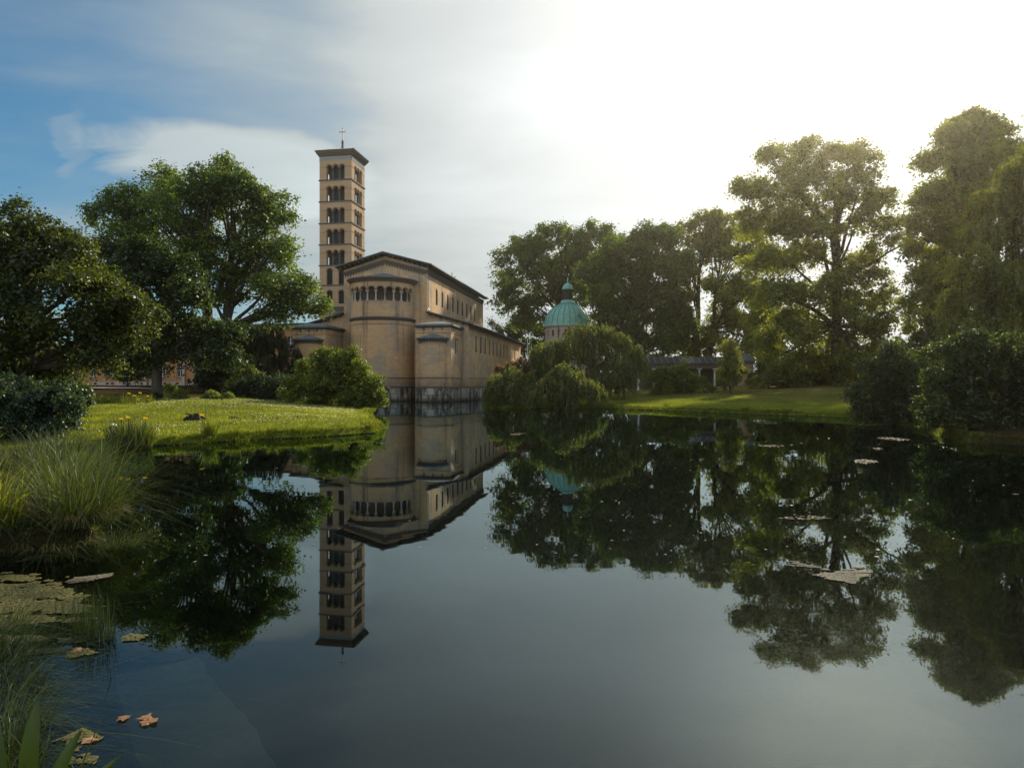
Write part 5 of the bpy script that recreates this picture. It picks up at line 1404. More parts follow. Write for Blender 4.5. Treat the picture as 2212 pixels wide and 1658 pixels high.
# ------------------------------------------------------------------ blades: lawn, edges, irises, sedge, reeds
def blades(name, P0, H_, Wd, lean, tint, mat, parent=None, seg=3, seed=0, curl=1.0, kind=None):
    """strips bending over: P0 (n,3), H_ length (n,), Wd width (n,), lean (n,2) horizontal reach at the tip"""
    r = np.random.default_rng(seed); n = len(P0)
    sway = r.normal(size=n) * 0.14
    th = r.uniform(0, 2 * PI, n); side = np.stack([np.cos(th), np.sin(th), np.zeros(n)], 1)
    rows = []
    for k in range(seg + 1):
        t = k / seg
        cv = np.asarray(curl); cv = cv[:, None] if cv.ndim else cv
        hor = lean * (t ** (1.0 + cv)) + np.stack([-lean[:, 1], lean[:, 0]], 1) * sway[:, None] * math.sin(PI * t)
        reach = np.linalg.norm(lean, axis=1)
        zz = H_ * t - np.maximum(0, reach * (t ** 3) * 0.75 * np.asarray(curl) * 0.5)
        c = P0.copy(); c[:, :2] += hor; c[:, 2] = np.maximum(c[:, 2] + zz, P0[:, 2] - 0.2)
        w = Wd * (1 - t) ** 0.7 if k < seg else Wd * 0.02
        rows.append((c - side * w[:, None] / 2, c + side * w[:, None] / 2))
    co = np.concatenate([np.stack([a, b], 1) for a, b in rows], 1).reshape(-1, 3)
    m = 2 * (seg + 1); base = np.arange(n) * m
    q = np.concatenate([np.stack([base + 2 * k, base + 2 * k + 1, base + 2 * k + 3, base + 2 * k + 2], 1) for k in range(seg)], 0)
    me = mesh_np(name, co, q)
    at = me.attributes.new('tint', 'FLOAT', 'POINT'); at.data.foreach_set('value', np.repeat(np.clip(tint, 0, 1), m).astype(np.float32))
    o = link(name, me, M[mat], parent)
    if kind: o['kind'] = kind
    return o


def scatter(xr, yr, n, smin, smax, seed, cond=None, dens=None):
    r = np.random.default_rng(seed)
    X = r.uniform(*xr, n); Y = r.uniform(*yr, n)
    if dens is not None:
        pass
    s = pond_sd(X, Y); k = (s > smin) & (s < smax)
    if cond is not None: k &= cond(X, Y)
    X, Y = X[k], Y[k]
    return np.stack([X, Y, height(X, Y) - 0.02], 1)


inview = lambda X, Y: (np.abs(X) < 0.80 * Y + 2)
P0 = scatter((-38, -6), (22, 60), 260000, 0.12, 60, 1, inview)
r_ = np.random.default_rng(3); n = len(P0)
patchy = vnoise(P0[:, 0], P0[:, 1], 1.6, 5)
o = blades('lawn_grass', P0, r_.uniform(0.05, 0.14, n) * (0.6 + patchy), r_.uniform(0.02, 0.045, n), r_.normal(size=(n, 2)) * 0.05, 0.25 + patchy * 0.6 + r_.normal(size=n) * 0.12, 'blade', seg=1, seed=4)
tag(o, 'short sunlit grass covering the lawn left of the church', 'grass', kind='stuff')
P0 = scatter((4, 34), (46, 88), 110000, 0.12, 24, 2, lambda X, Y: inview(X, Y) & (X > 3))
n = len(P0); patchy = vnoise(P0[:, 0], P0[:, 1], 2.2, 6)
o = blades('lawn_grass', P0, r_.uniform(0.05, 0.13, n), r_.uniform(0.03, 0.06, n), r_.normal(size=(n, 2)) * 0.05, 0.2 + patchy * 0.6, 'blade', seg=1, seed=5)
tag(o, 'short grass on the sloping lawn right of the willow bushes', 'grass', kind='stuff')
# rough fringe hanging over the water line
def shore_points(per_m, seed, off0=-0.15, off1=0.45):
    r = np.random.default_rng(seed); out = []
    for i in range(len(PV)):
        a, b = PV[i], PV[(i + 1) % len(PV)]; Ls = np.hypot(*(b - a)); m = (a + b) / 2
        if m[1] > 92 or m[1] < 2.5 or abs(m[0]) > 0.85 * m[1] + 3: continue
        k = int(Ls * per_m * (1.0 if m[1] > 20 else 1.3)); t = r.random(k)[:, None]
        nrm = np.array([(b - a)[1], -(b - a)[0]]) / max(Ls, 1e-6)
        p = a + (b - a) * t
        if pond_sd(np.array([m[0] + nrm[0] * 0.3]), np.array([m[1] + nrm[1] * 0.3]))[0] < 0: nrm = -nrm
        o_ = r.uniform(off0 - 0.25, off1, k)[:, None]
        out.append(np.concatenate([p + nrm * o_, np.tile(-nrm, (k, 1))], 1))
    A = np.concatenate(out, 0); z = height(A[:, 0], A[:, 1]); keep = z > -0.12
    A = A[keep]; z = z[keep]
    return np.stack([A[:, 0], A[:, 1], z - 0.02], 1), A[:, 2:4]
P0, toward = shore_points(420, 6)
n = len(P0); cl_ = vnoise(P0[:, 0], P0[:, 1], 0.8, 12)
o = blades('bank_grass', P0, r_.uniform(0.06, 0.20, n) * (0.5 + 1.3 * cl_), r_.uniform(0.012, 0.028, n) * (1 + P0[:, 1] / 45), toward * r_.uniform(0.0, 0.22, (n, 1)) + r_.normal(size=(n, 2)) * 0.07, cl_ * 0.5 + r_.uniform(-0.2, 0.35, n), 'blade', seg=2, seed=6)
tag(o, 'rough uncut grass fringe along the edge of the pond', 'grass', kind='stuff')
P0 = scatter((-38, -6), (22, 60), 90000, 0.3, 60, 15, lambda X, Y: inview(X, Y) & (vnoise(X, Y, 1.1, 41) * 0.6 + vnoise(X, Y, 4.5, 42) * 0.5 + (vnoise(X, Y, 0.1, 43) - 0.5) * 0.4 > 0.66))
n = len(P0)
o = blades('meadow_weeds', P0, r_.uniform(0.08, 0.26, n), r_.uniform(0.03, 0.06, n), r_.normal(size=(n, 2)) * 0.09, r_.uniform(-0.1, 0.5, n), 'blade', seg=1, seed=45)
tag(o, 'darker tufts of taller weeds patching the left lawn', 'weeds', kind='stuff')
# daisies and clover heads on the left lawn
P0 = scatter((-34, -8), (28, 57), 42000, 1.2, 40, 7, lambda X, Y: inview(X, Y) & (vnoise(X, Y, 3.5, 8) * 0.8 + (Y - 30) * 0.02 + (vnoise(X, Y, 0.13, 31) - 0.5) * 0.9 > 0.78) & (X > -0.55 * Y))
P0[:, 2] += 0.12; n = len(P0)
me = leaf_mesh('clover_flowers', P0, 0.055, np.tile([0, 0, 2.0], (n, 1)), r_.random(n), 0.9)
tag(link('clover_flowers', me, M['blossom']), 'pale clover flower heads scattered over the left lawn', 'flowers', kind='stuff')


def flower(parent, x, y, z, s, seed):
    r = random.Random(seed); mb = MB()
    for k in range(6):
        a = k * PI / 3 + r.uniform(-.2, .2); up = 0.7 if k % 2 else -0.25
        ca, sa = math.cos(a), math.sin(a)
        p = Vector((0, 0, 0)); q = Vector((ca * 0.45, sa * 0.45, 0.25 + up * 0.3)) * s; t = Vector((ca * 0.75, sa * 0.75, up * 0.6)) * s
        w = Vector((-sa, ca, 0)) * s * 0.28
        mb.add([p, q + w, t, q - w], [(0, 1, 2, 3)])
    me = mb.mesh('flower'); at = me.attributes.new('tint', 'FLOAT', 'POINT'); at.data.foreach_set('value', np.full(len(me.vertices), r.random(), np.float32))
    return link('flower', me, M['petal'], parent, loc=(x, y, z))


def iris(px, py, d, rad, h, n, label, flowers, seed, mat='blade', name='iris_clump', cat='iris', wide=0.035, lean=0.18, group=None):
    x, y = W(px, 0, d)[:2]; z = max(gz(x, y), -0.05)
    root = empty(name, (x, y, z)); tag(root, label, cat, group)
    r = np.random.default_rng(seed)
    a = r.uniform(0, 2 * PI, n); rr = np.sqrt(r.random(n)) * rad
    P = np.stack([np.cos(a) * rr, np.sin(a) * rr, np.full(n, -0.05)], 1)
    Hh = h * r.uniform(0.45, 1.0, n)
    ln = np.stack([np.cos(a), np.sin(a)], 1) * (r.uniform(0.2, 1.2, n) * lean * h)[:, None] + r.normal(size=(n, 2)) * lean * h * 0.35
    blades('leaf_blades', P, Hh, r.uniform(0.6, 1.1, n) * wide, ln, r.beta(1.2, 2.0, n), mat, root, seg=4, seed=seed + 1)
    st = MB()
    for i, (fx, fy) in enumerate(flowers):
        w = W(fx, fy, d); lx, lz = w[0] - x, w[2] - z
        ly = r.uniform(-0.15, 0.15)
        st.tube([(lx * 0.7, ly, 0), (lx, ly, lz)], 0.012, 4)
        flower(root, lx, ly, lz, 0.13 * d / 26 if d < 40 else 0.17, seed * 10 + i)
    if flowers: link('stem', st.mesh('stem'), M['reed'], root)
    return root


iris(280, 0, 25.6, 0.75, 1.05, 460, 'dense iris clump with yellow flowers at the near corner of the lawn', [(264, 905), (277, 902)], 51, 'sedge', wide=0.05)
iris(312, 0, 25.9, 0.28, 1.0, 80, 'slim iris clump right of the dense flowering clump', [(318, 903)], 52, 'sedge', wide=0.045)
iris(452, 0, 28.3, 0.30, 0.95, 130, 'fan of light green iris leaves at the water below the large compost heap', [(437, 897)], 53, lean=0.35, wide=0.045)
for i, (px, lab, fl) in enumerate([(212, 'iris bed with yellow blooms beside the dark bank shrub', [(190, 858), (200, 860), (213, 862), (222, 856), (232, 862), (205, 851)]),
                                   (298, 'iris bed with yellow blooms in front of the chestnut trunk', [(280, 850), (292, 855), (305, 849), (318, 856), (322, 864), (300, 864)])]):
    iris(px, 0, 50, 1.1, 0.95, 240, lab, fl, 60 + i)
for i, (px, d_, h_, lab) in enumerate([(505, 29.0, 0.35, 'small rush tuft at the lawn edge right of the iris fan'), (590, 30.2, 0.4, 'upright rush tuft midway along the near lawn edge'), (655, 31.0, 0.3, 'low rush tuft near the tip of the lawn'),
                                       (790, 34.0, 0.55, 'thick rush tuft on the tip of the lawn'), (735, 32.4, 0.4, 'rush tuft just left of the lawn tip')]):
    iris(px, 0, d_, 0.30, h_ * 1.5, 110, lab, [], 70 + i, 'blade', 'rush_tuft', 'grass tuft', 0.02, 0.4)
for i, (px, d_) in enumerate([(1440, 61.5), (1520, 57.2), (1610, 54.6), (1700, 51.8), (1345, 66.0)]):
    iris(px, 0, d_, 0.35, 0.5, 60, ['small dark tuft on the far lawn edge below the hazel bush', 'small dark tuft on the far lawn edge left of the conical tree', 'small dark tuft on the far lawn edge below the brick pier', 'small dark tuft on the far lawn edge below the giant tree', 'small dark tuft on the far lawn edge beside the willow bushes'][i], [], 80 + i, 'reed', 'rush_tuft', 'grass tuft', 0.03, 0.4)


def sedge(x, y, h, reach, n, rad, label, seed, mat='sedge', wide=0.010, name='sedge_tussock', dirb=(0, 0), dead=0):
    z = max(gz(x, y), 0.0); root = empty(name, (x, y, z)); tag(root, label, 'sedge')
    r = np.random.default_rng(seed); a = r.uniform(0, 2 * PI, n); rr = np.sqrt(r.random(n)) * rad
    P = np.stack([np.cos(a) * rr, np.sin(a) * rr, np.full(n, -0.05)], 1)
    Hh = h * r.uniform(0.35, 1.15, n); k = (0.15 + r.gamma(2.2, 0.32, n)) * reach
    ln = np.stack([np.cos(a) + dirb[0], np.sin(a) * 0.8 + dirb[1]], 1) * k[:, None] + r.normal(size=(n, 2)) * 0.12
    blades('leaf_blades', P, Hh, r.uniform(0.6, 1.2, n) * wide, ln, r.beta(1.1, 1.9, n), mat, root, seg=9, seed=seed + 1, curl=r.uniform(0.5, 2.6, n))
    if dead:
        m = dead; a = r.uniform(0, 2 * PI, m); P = np.stack([np.cos(a) * rad, np.sin(a) * rad, np.full(m, 0.1)], 1)
        ln = np.stack([np.cos(a), np.sin(a)], 1) * 0.25
        blades('dead_blades', P, r.uniform(0.1, 0.3, m), np.full(m, wide * 1.3), ln, r.random(m), 'straw', root, seg=4, seed=seed + 2, curl=2.5)
    return root


sedge(-6.6, 10.4, 1.60, 1.30, 760, 0.55, 'large arching sedge tussock leaning over the water at the left', 90, dead=200, dirb=(0.12, 0), wide=0.012)
sedge(-8.3, 12.4, 1.60, 1.3, 520, 0.5, 'sedge tussock behind and left of the large arching one', 91, dirb=(0.15, 0), wide=0.013)
sedge(-9.9, 15.2, 1.40, 1.3, 420, 0.6, 'farther sedge tussock spilling towards the iris clump', 92, wide=0.017, dirb=(0.4, 0))
sedge(-7.75, 9.8, 1.15, 0.8, 420, 0.6, 'yellow-green broad sedge at the left edge of the picture', 93, mat='blade', wide=0.030)
sedge(-12.2, 19.0, 1.25, 1.2, 420, 0.9, 'sedge tussock nearest the shaded lawn at the left', 94, wide=0.020, dirb=(0.3, 0))
sedge(-11.8, 16.6, 1.15, 1.0, 420, 0.8, 'dark sedge below the cream-tipped dogwood', 98, mat='reed', wide=0.022)
sedge(-14.2, 21.5, 0.9, 1.0, 360, 0.9, 'low dark sedge below the shaded lawn behind the other tussocks', 99, mat='reed', wide=0.022, dirb=(0.2, 0))
sedge(-7.3, 9.85, 0.55, 0.8, 420, 0.45, 'dark sedge hiding the bank foot at the left edge beside the duckweed', 111, mat='reed', wide=0.012, dirb=(0.2, -0.2))
sedge(-6.5, 9.75, 0.50, 0.8, 420, 0.40, 'dark sedge hanging below the large arching tussock', 112, mat='reed', wide=0.010, dirb=(0.3, -0.2), dead=80)
sedge(-5.9, 10.2, 0.45, 0.7, 260, 0.30, 'olive sedge at the water just right of the large tussock', 116, mat='sedge', wide=0.009, dirb=(0.4, 0))
sedge(-5.15, 6.6, 0.55, 0.8, 420, 0.40, 'olive grass spilling towards the brown leaf at the left', 113, mat='sedge', wide=0.007, dirb=(0.3, 0))
sedge(-4.55, 6.0, 0.55, 0.9, 520, 0.35, 'low dark grass trailing into the water below the duckweed', 95, mat='reed', wide=0.008, dirb=(0.35, 0))
sedge(-4.05, 5.35, 0.50, 0.9, 520, 0.32, 'fine grass fan crossing the water above the lower left corner', 114, mat='reed', wide=0.007, dirb=(0.4, 0))
sedge(-3.6, 4.8, 0.5, 0.8, 460, 0.28, 'low dark grass at the lower left corner above the broad leaves', 96, mat='sedge', wide=0.006, dirb=(0.35, 0))
sedge(-3.2, 4.3, 0.55, 0.6, 360, 0.22, 'tangled dark blades behind the broad dock leaves', 115, mat='reed', wide=0.007, dirb=(0.3, 0))
sedge(-2.75, 3.95, 0.62, 0.45, 90, 0.20, 'dark grass blades leaning over the water in the bottom left corner', 97, mat='reed', wide=0.010, dirb=(0.3, 0.1))


def reed_stand(x, y, h, n, rad, label, seed, lean=0.10):
    root = empty('reed_stand', (x, y, -0.05)); tag(root, label, 'reeds')
    r = np.random.default_rng(seed); a = r.uniform(0, 2 * PI, n); rr = np.sqrt(r.random(n)) * rad
    P = np.stack([np.cos(a) * rr, np.sin(a) * rr * 0.6, np.zeros(n)], 1)
    blades('leaf_blades', P, h * r.uniform(0.5, 1.1, n), np.full(n, 0.007), r.normal(size=(n, 2)) * lean * h, r.uniform(0, 0.8, n), 'reed', root, seg=3, seed=seed + 1)


reed_stand(-3.95, 6.45, 0.50, 190, 0.20, 'upright bunch of dark reeds standing in the water at the left', 100)
reed_stand(-4.35, 6.9, 0.42, 60, 0.25, 'thin dark reeds behind the upright bunch', 101)
reed_stand(-3.30, 5.62, 0.30, 3, 0.04, 'three bare rush stems rising from the water', 102, lean=0.45)
# broad dock leaves at the very corner
def dock():
    root = empty('dock_plant', (-2.66, 3.75, 0.0)); tag(root, 'broad upright dock leaves in the bottom left corner', 'plant')
    for i, (dx, h, ang, w) in enumerate([(-0.12, 0.62, -0.10, 0.10), (0.02, 0.66, 0.05, 0.11), (0.14, 0.50, 0.30, 0.09), (-0.25, 0.55, -0.3, 0.10), (0.26, 0.36, 0.7, 0.08)]):
        mb = MB(); vs = []; n = 8
        for k in range(n + 1):
            t = k / n; ww = w * math.sin(PI * min(1, t * 0.92 + 0.06)) ** 0.7
            x = dx + ang * h * t * t; z = h * t; y = -0.05 * math.sin(t * 3)
            vs += [(x - ww / 2, y + 0.015, z), (x, y, z), (x + ww / 2, y + 0.015, z)]
        fs = [(3 * k + j, 3 * k + j + 1, 3 * k + j + 4, 3 * k + j + 3) for k in range(n) for j in (0, 1)]
        mb.add(vs, fs); me = mb.mesh('leaf', True); at = me.attributes.new('tint', 'FLOAT', 'POINT'); at.data.foreach_set('value', np.full(len(me.vertices), 0.3 + 0.12 * i, np.float32))
        link('leaf', me, M['dock'], root)
dock()

# ------------------------------------------------------------------ compost heaps, scrap, person
def heap(px, d, w, h, label, seed):
    x, y = W(px, 0, d)[:2]; z = gz(x, y)
    root = empty('compost_heap', (x, y, z - 0.04)); tag(root, label, 'heap')
    r = random.Random(seed); bm = bmesh.new(); bmesh.ops.create_icosphere(bm, subdivisions=4, radius=1.0)
    for v_ in bm.verts:
        p = v_.co; nz = (vnoise(np.array([p.x * 2 + seed]), np.array([p.y * 2 + p.z]), 0.35, seed)[0] - 0.5) * 0.35
        v_.co = Vector((p.x * w / 2 * (1 + nz), p.y * w / 2.4 * (1 + nz), max(p.z, -0.1) * h * (1 + nz * 1.5)))
    me = bpy.data.meshes.new('heap_body'); bm.to_mesh(me); bm.free(); link('heap_body', me, M['soil'], root)
    tw = MB()
    for k in range(5): tw.tube([(r.uniform(-.3, .3) * w, 0, h * .5), (r.uniform(-.6, .2) * w, r.uniform(-.2, .2), h * r.uniform(0.9, 1.3)), (r.uniform(-.7, .1) * w, r.uniform(-.2, .2), h * r.uniform(0.9, 1.25))], 0.012, 4)
    link('twigs', tw.mesh('twigs'), M['bark'], root)
heap(421, 34.7, 1.1, 0.34, 'large dark compost heap with twigs on the left lawn', 3)
heap(508, 35.3, 0.5, 0.14, 'small flat dark compost heap right of the large one', 4)
heap(153, 27.5, 1.0, 0.28, 'dark heap half hidden behind the sedge at the left', 5)
x, y = W(243, 0, 30)[:2]
pb_ = MB(); zz = gz(x, y) + 0.12
pb_.add([(x - .2, y - .12, zz), (x + .05, y - .15, zz + .04), (x + .24, y - .02, zz), (x + .1, y + .14, zz + .05), (x - .15, y + .1, zz + .02), (x, y, zz + .12)], [(0, 1, 5), (1, 2, 5), (2, 3, 5), (3, 4, 5), (4, 0, 5)])
tag(pb_.build('paper_scrap', M['white']), 'crumpled white paper scrap lying on the shaded part of the lawn', 'paper')


def person():
    x, y = W(407.5, 0, 104)[:2]; d = 104; z = gz(x, y); s = 0.95
    root = empty('person', (x, y, z)); tag(root, 'person in black clothes walking on the path with a shoulder bag', 'person'); root.scale = (s, s, s)
    J = {'pel': (0, 0, .95), 'chest': (0, 0, 1.32), 'neck': (0, 0, 1.50), 'head': (0, -.02, 1.64), 'top': (0, -.02, 1.75),
         'ls': (-.19, 0, 1.42), 'le': (-.25, .05, 1.14), 'lw': (-.24, -.08, .90), 'lh': (-.24, -.12, .82), 'rs': (.19, 0, 1.42), 're': (.30, .03, 1.16), 'rw': (.26, -.14, 1.02), 'rh': (.22, -.2, 1.0),
         'lhp': (-.10, 0, .90), 'lk': (-.14, -.10, .50), 'la': (-.17, .02, .09), 'lt': (-.17, -.16, .03), 'rhp': (.10, 0, .90), 'rk': (.13, .04, .50), 'ra': (.17, .16, .10), 'rt': (.17, -.02, .03)}
    rad = {'pel': .14, 'chest': .16, 'neck': .06, 'head': .10, 'top': .07, 'ls': .07, 'le': .05, 'lw': .035, 'lh': .04, 'rs': .07, 're': .05, 'rw': .035, 'rh': .04, 'lhp': .10, 'lk': .07, 'la': .045, 'lt': .04, 'rhp': .10, 'rk': .07, 'ra': .045, 'rt': .04}
    E = [('pel', 'chest'), ('chest', 'neck'), ('neck', 'head'), ('head', 'top'), ('chest', 'ls'), ('ls', 'le'), ('le', 'lw'), ('lw', 'lh'), ('chest', 'rs'), ('rs', 're'), ('re', 'rw'), ('rw', 'rh'), ('pel', 'lhp'), ('lhp', 'lk'), ('lk', 'la'), ('la', 'lt'), ('pel', 'rhp'), ('rhp', 'rk'), ('rk', 'ra'), ('ra', 'rt')]
    ks = list(J); me = bpy.data.meshes.new('body'); me.from_pydata([J[k] for k in ks], [(ks.index(a), ks.index(b)) for a, b in E], []); me.materials.append(M['cloth'])
    o = bpy.data.objects.new('body', me); col.objects.link(o); o.parent = root
    sk = o.modifiers.new('skin', 'SKIN')
    for i, k in enumerate(ks):
        me.skin_vertices[0].data[i].radius = (rad[k], rad[k] * .85)
    me.skin_vertices[0].data[0].use_root = True
    o.modifiers.new('sub', 'SUBSURF').levels = 1
    h = MB(); h.lathe([(0.001, 1.545), (0.06, 1.56), (0.088, 1.64), (0.085, 1.70), (0.05, 1.765), (0.001, 1.78)], 12); h.build('hair', M['shutter'], root, True, loc=(0, -.01, .01))
    f = MB(); f.lathe([(0.001, 1.55), (0.05, 1.57), (0.075, 1.64), (0.06, 1.70), (0.001, 1.71)], 10); f.build('face', M['skin'], root, True, loc=(0, -.045, 0))
    b = empty('shoulder_bag', (x + .36 * s, y - .05, z + .80 * s)); tag(b, 'dark shoulder bag hanging at the walking person\'s side', 'bag')
    q = MB(); q.box(-.16, .16, -.08, .08, 0, .28); q.build('bag_body', M['cloth'], b); q = MB(); q.tube([(-.12, 0, .28), (-.14, 0, .52), (-.06, 0, .6), (.1, 0, .28)], .012, 5); q.build('strap', M['cloth'], b)
person()

# ------------------------------------------------------------------ things on and in the water
sl = MB(); SP = [(-3.42, 5.85), (-2.88, 6.25), (-2.05, 5.2), (-1.25, 4.1), (-0.7, 3.2), (-1.9, 3.1), (-2.3, 4.3)]
SQ = []
for i_ in range(len(SP)):
    a_, b_ = SP[i_], SP[(i_ + 1) % len(SP)]
    for k_ in range(10):
        t_ = k_ / 10; SQ.append((a_[0] + (b_[0] - a_[0]) * t_ + random.uniform(-.025, .025), a_[1] + (b_[1] - a_[1]) * t_ + random.uniform(-.025, .025)))
sl.prism(SQ, lambda p: (p[0], p[1], -0.45), lambda p: (p[0], p[1], -0.10 - 0.02 * (6.2 - p[1])))
tag(sl.build('sunken_slab', M['slab']), 'pale concrete slab lying just under the water at the lower left', 'slab')


def flake_patch(name, label, cat, poly_px, n, size, mat, seed, z=0.004, group=None, tilt=0.10, thin=1.0):
    """floating leaves and weed filling an outline on the water"""
    poly = []
    for (px, py) in poly_px:
        d = CAMZ * K / (py - HY); poly.append(((px - CX) / K * d, d))
    A = np.array(poly); r = np.random.default_rng(seed)
    lo_, hi_ = A.min(0), A.max(0); pts = []
    X = r.uniform(lo_[0], hi_[0], n * 12); Y = r.uniform(lo_[1], hi_[1], n * 12)
    ins = np.zeros(len(X), bool)
    for i in range(len(A)):
        x0, y0 = A[i]; x1, y1 = A[(i + 1) % len(A)]
        c = ((y0 > Y) != (y1 > Y)); xi = x0 + (Y - y0) * (x1 - x0) / ((y1 - y0) if y1 != y0 else 1e-9); ins ^= c & (X < xi)
    ins &= (vnoise(X * 0.5, Y * 1.5, size * 7, seed) * 0.6 + vnoise(X * 0.7, Y * 1.4, size * 2.5, seed + 5) * 0.4) > (0.44 * thin)
    de = np.full(len(X), 9.0)
    for i in range(len(A)):
        x0, y0 = A[i]; x1, y1 = A[(i + 1) % len(A)]; dx, dy = x1 - x0, y1 - y0
        tt = np.clip(((X - x0) * dx + (Y - y0) * dy) / (dx * dx + dy * dy + 1e-9), 0, 1)
        de = np.minimum(de, np.hypot(X - x0 - tt * dx, Y - y0 - tt * dy))
    wdt = np.sqrt(max((hi_ - lo_).prod(), 1e-6)) * 0.14
    ins &= de > (vnoise(X * 0.6, Y, size * 4, seed + 9) * 0.65 + vnoise(X, Y, size * 1.5, seed + 10) * 0.35) * wdt * 0.8
    X, Y = X[ins][:n], Y[ins][:n]; m = len(X)
    cx, cy = X.mean(), Y.mean()
    C = np.stack([X - cx, Y - cy, np.full(m, z) + r.uniform(0, 0.002, m)], 1)
    nb = np.tile([0, 0, 1.0], (m, 1)) + r.normal(size=(m, 3)) * tilt
    nb[:, 2] = 30.0
    me = leaf_mesh(name, C, size, nb, r.beta(2, 2, m) * 0.45 + vnoise(X, Y, 0.35, seed) * 0.75 - 0.15, 0.75, r=r, jitter=0.6)
    o = link(name, me, M[mat], loc=(cx, cy, 0)); tag(o, label, cat, group, 'stuff')
    return o


flake_patch('duckweed_mat', 'yellowish duckweed and dead leaves filling the shallow water at the left', 'water weed', [(-60, 1240), (60, 1225), (150, 1245), (200, 1265), (235, 1310), (270, 1340), (230, 1370), (190, 1395), (60, 1405), (-60, 1400)], 9000, 0.036, 'duck', 201)
flake_patch('duckweed_mat', 'thin streak of duckweed beneath the hanging sedge blades', 'water weed', [(60, 1150), (120, 1120), (225, 1115), (180, 1135), (250, 1140), (150, 1165), (210, 1180), (80, 1210), (20, 1220)], 2400, 0.05, 'duck', 202)
flake_patch('leaf_raft', 'long pinkish raft of dead leaves off the duckweed', 'floating leaves', [(140, 1257), (160, 1247), (205, 1242), (252, 1236), (240, 1246), (200, 1255), (150, 1262)], 900, 0.045, 'flake', 203, thin=0.3)
flake_patch('duckweed_mat', 'small weed patch right of the upright reeds', 'water weed', [(262, 1376), (285, 1367), (325, 1372), (300, 1384), (262, 1386)], 320, 0.035, 'duck', 204)
flake_patch('duckweed_mat', 'thin weed in front of the upright reeds', 'water weed', [(20, 1420), (90, 1400), (190, 1395), (215, 1410), (150, 1425), (60, 1440)], 900, 0.035, 'duck', 205)
flake_patch('duckweed_mat', 'weed patch between grass blades at the bottom left', 'water weed', [(110, 1600), (180, 1570), (230, 1590), (210, 1650), (120, 1655)], 600, 0.024, 'duck', 206)
flake_patch('leaf_raft', 'large glittering raft of pale leaves at the lower right', 'floating leaves', [(1670, 1212), (1700, 1208), (1745, 1212), (1770, 1222), (1810, 1228), (1850, 1218), (1895, 1230), (1900, 1242), (1870, 1250), (1862, 1268), (1830, 1265), (1790, 1252), (1735, 1240), (1770, 1236), (1745, 1230), (1700, 1222)], 2400, 0.034, 'flake', 207, thin=0.90)
flake_patch('leaf_raft', 'bright compact leaf raft below the dark bush', 'floating leaves', [(1832, 998), (1850, 992), (1890, 993), (1902, 999), (1870, 1004)], 200, 0.10, 'flake', 208, thin=0.0)
flake_patch('leaf_raft', 'thin pale leaf streak nearest the right-hand bushes', 'floating leaves', [(1885, 946), (1920, 944), (1975, 950), (1940, 953)], 150, 0.13, 'flake', 209, thin=0.2)
flake_patch('leaf_raft', 'thin pale leaf streak in front of the far lawn', 'floating leaves', [(1618, 911), (1660, 910), (1698, 916), (1650, 916)], 130, 0.18, 'flake', 210, thin=0.2)
flake_patch('leaf_raft', 'narrow pale leaf streak in the middle of the right-hand reflections', 'floating leaves', [(1632, 962), (1670, 961), (1698, 963), (1660, 966)], 110, 0.12, 'flake', 211, thin=0.1)
flake_patch('leaf_raft', 'white leaf streak on the reflection of the willow bushes', 'floating leaves', [(1096, 938), (1120, 935), (1140, 936), (1115, 941)], 110, 0.12, 'flake', 212, thin=0.0)
flake_patch('leaf_raft', 'sparse leaf scatter above the large glittering raft', 'floating leaves', [(1665, 1118), (1740, 1112), (1810, 1118), (1740, 1128), (1690, 1135)], 110, 0.05, 'flake', 213, thin=1.4)
flake_patch('leaf_raft', 'tiny bright leaf raft just above the compact one', 'floating leaves', [(1886, 968), (1900, 966), (1906, 970), (1892, 972)], 40, 0.11, 'flake', 214, thin=0.0)


def maple_leaf(px, py, s, rot, label, seed, group=None, mat='dead'):
    d = CAMZ * K / (py - HY); x = (px - CX) / K * d
    r = random.Random(seed); pts = []
    lob = [1.0, 0.62, 0.92, 0.55, 0.75, 0.48, 0.30, 0.48, 0.75, 0.55, 0.92, 0.62]
    for k in range(12):
        a = PI / 2 + 2 * PI * k / 12; q = s / 2 * lob[k] * r.uniform(0.85, 1.1)
        pts.append((q * math.cos(a), q * math.sin(a), 0.004 + r.uniform(0, 0.02) * s * 4))
    mb = MB(); mb.add([(0, 0, 0.012)] + pts, [(0, 1 + k, 1 + (k + 1) % 12) for k in range(12)])
    me = mb.mesh('fallen_leaf'); at = me.attributes.new('tint', 'FLOAT', 'POINT'); at.data.foreach_set('value', np.full(13, r.random(), np.float32))
    o = link('fallen_leaf', me, M[mat], loc=(x, d, 0.003), rot=(0, 0, rot)); tag(o, label, 'leaf', group)


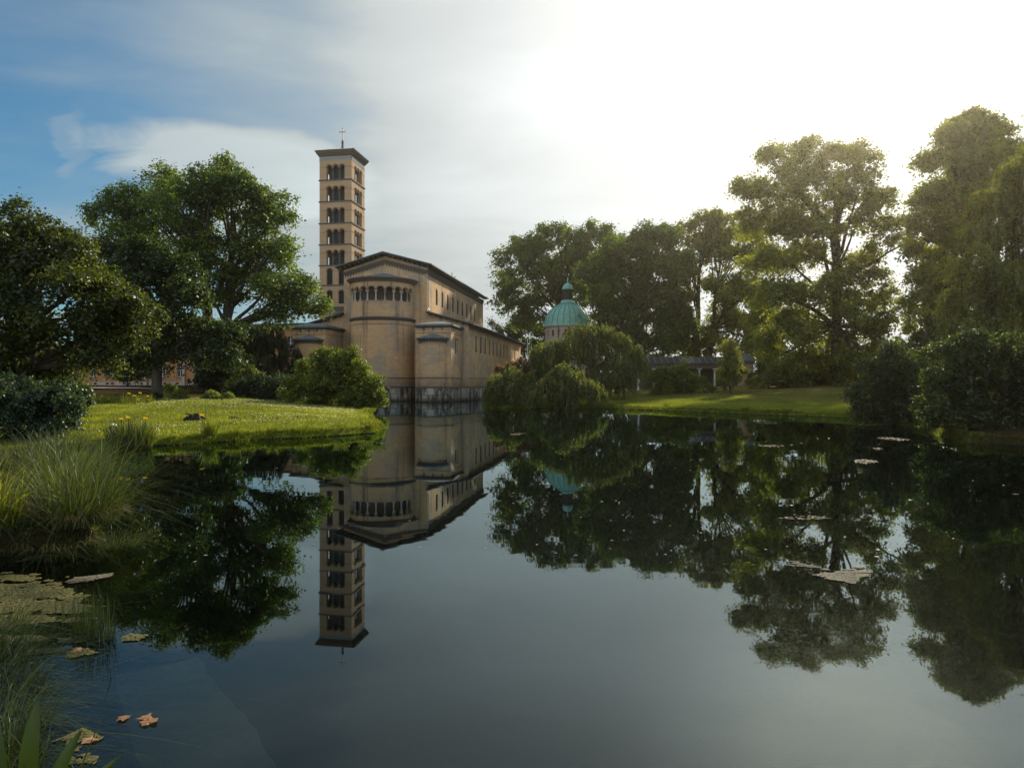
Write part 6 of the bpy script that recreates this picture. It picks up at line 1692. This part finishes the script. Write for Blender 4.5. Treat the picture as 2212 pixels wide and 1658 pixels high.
maple_leaf(322, 1562, 0.17, 0.5, 'largest tan maple leaf floating over the sunken slab', 1)
maple_leaf(318, 1550, 0.14, 2.2, 'second tan maple leaf touching the largest one', 2)
maple_leaf(268, 1553, 0.12, 1.3, 'curled brown leaf left of the two maple leaves', 3)
maple_leaf(196, 1599, 0.14, 2.6, 'reddish brown leaf floating nearest the broad dock leaves', 4)
maple_leaf(168, 1406, 0.14, 0.2, 'brown leaf lying in front of the upright reeds', 5)
maple_leaf(878, 943, 0.30, 1.0, 'orange leaf floating on the reflection of the apse', 6)
maple_leaf(2196, 1068, 0.20, 1.0, 'pale pointed leaf floating at the far right edge', 7, mat='flake')

rs = random.Random(5); metas = []
for k in range(4):
    mb = MB(); m = 7
    pts = [((0.5 + rs.uniform(-.15, .15)) * math.cos(2 * PI * j / m), (0.32 + rs.uniform(-.1, .1)) * math.sin(2 * PI * j / m), rs.uniform(0, .05)) for j in range(m)]
    mb.add([(0, 0, 0.02)] + pts, [(0, 1 + j, 1 + (j + 1) % m) for j in range(m)])
    me = mb.mesh('floating_leaf'); at = me.attributes.new('tint', 'FLOAT', 'POINT'); at.data.foreach_set('value', np.full(m + 1, 0.15 + 0.25 * k, np.float32)); me.materials.append(M['speck']); metas.append(me)
cnt = 0
while cnt < 290:
    py = 885 + (rs.random() ** 2.0) * 330; px = rs.uniform(330, 2200) if rs.random() < 0.55 else rs.gauss(1380, 240)
    d = CAMZ * K / (py - HY); x = (px - CX) / K * d
    if pond_sd(np.array([x]), np.array([d]))[0] > -0.6: continue
    s = rs.uniform(0.025, 0.075) * (0.5 + d / 36)
    o = link('floating_leaf', metas[cnt % 4], None, None, loc=(x, d, 0.006), rot=(rs.uniform(-.05, .05), rs.uniform(-.05, .05), rs.uniform(0, 6.28)), scale=(s, s, s))
    tag(o, 'small pale leaf floating singly on the dark pond', 'leaf', 'single leaves drifting on the pond'); cnt += 1

HAZE = 0.00026  # volume added to imitate warm lens glare over the right-hand trees
if HAZE:
    hb_ = MB(); hb_.box(-260, 260, -40, 320, -3.5, 52)
    hm = bpy.data.materials.new('thin_haze'); hm.use_nodes = True; nt = hm.node_tree; nt.nodes.clear()
    ho = nd(nt, 'ShaderNodeOutputMaterial'); pv = nd(nt, 'ShaderNodeVolumePrincipled', ins={'Density': HAZE, 'Anisotropy': 0.90}); pv.inputs['Color'].default_value = (1.0, 0.90, 0.70, 1)
    nt.links.new(pv.outputs[0], ho.inputs['Volume'])
    tag(hb_.build('haze', hm), kind='stuff')
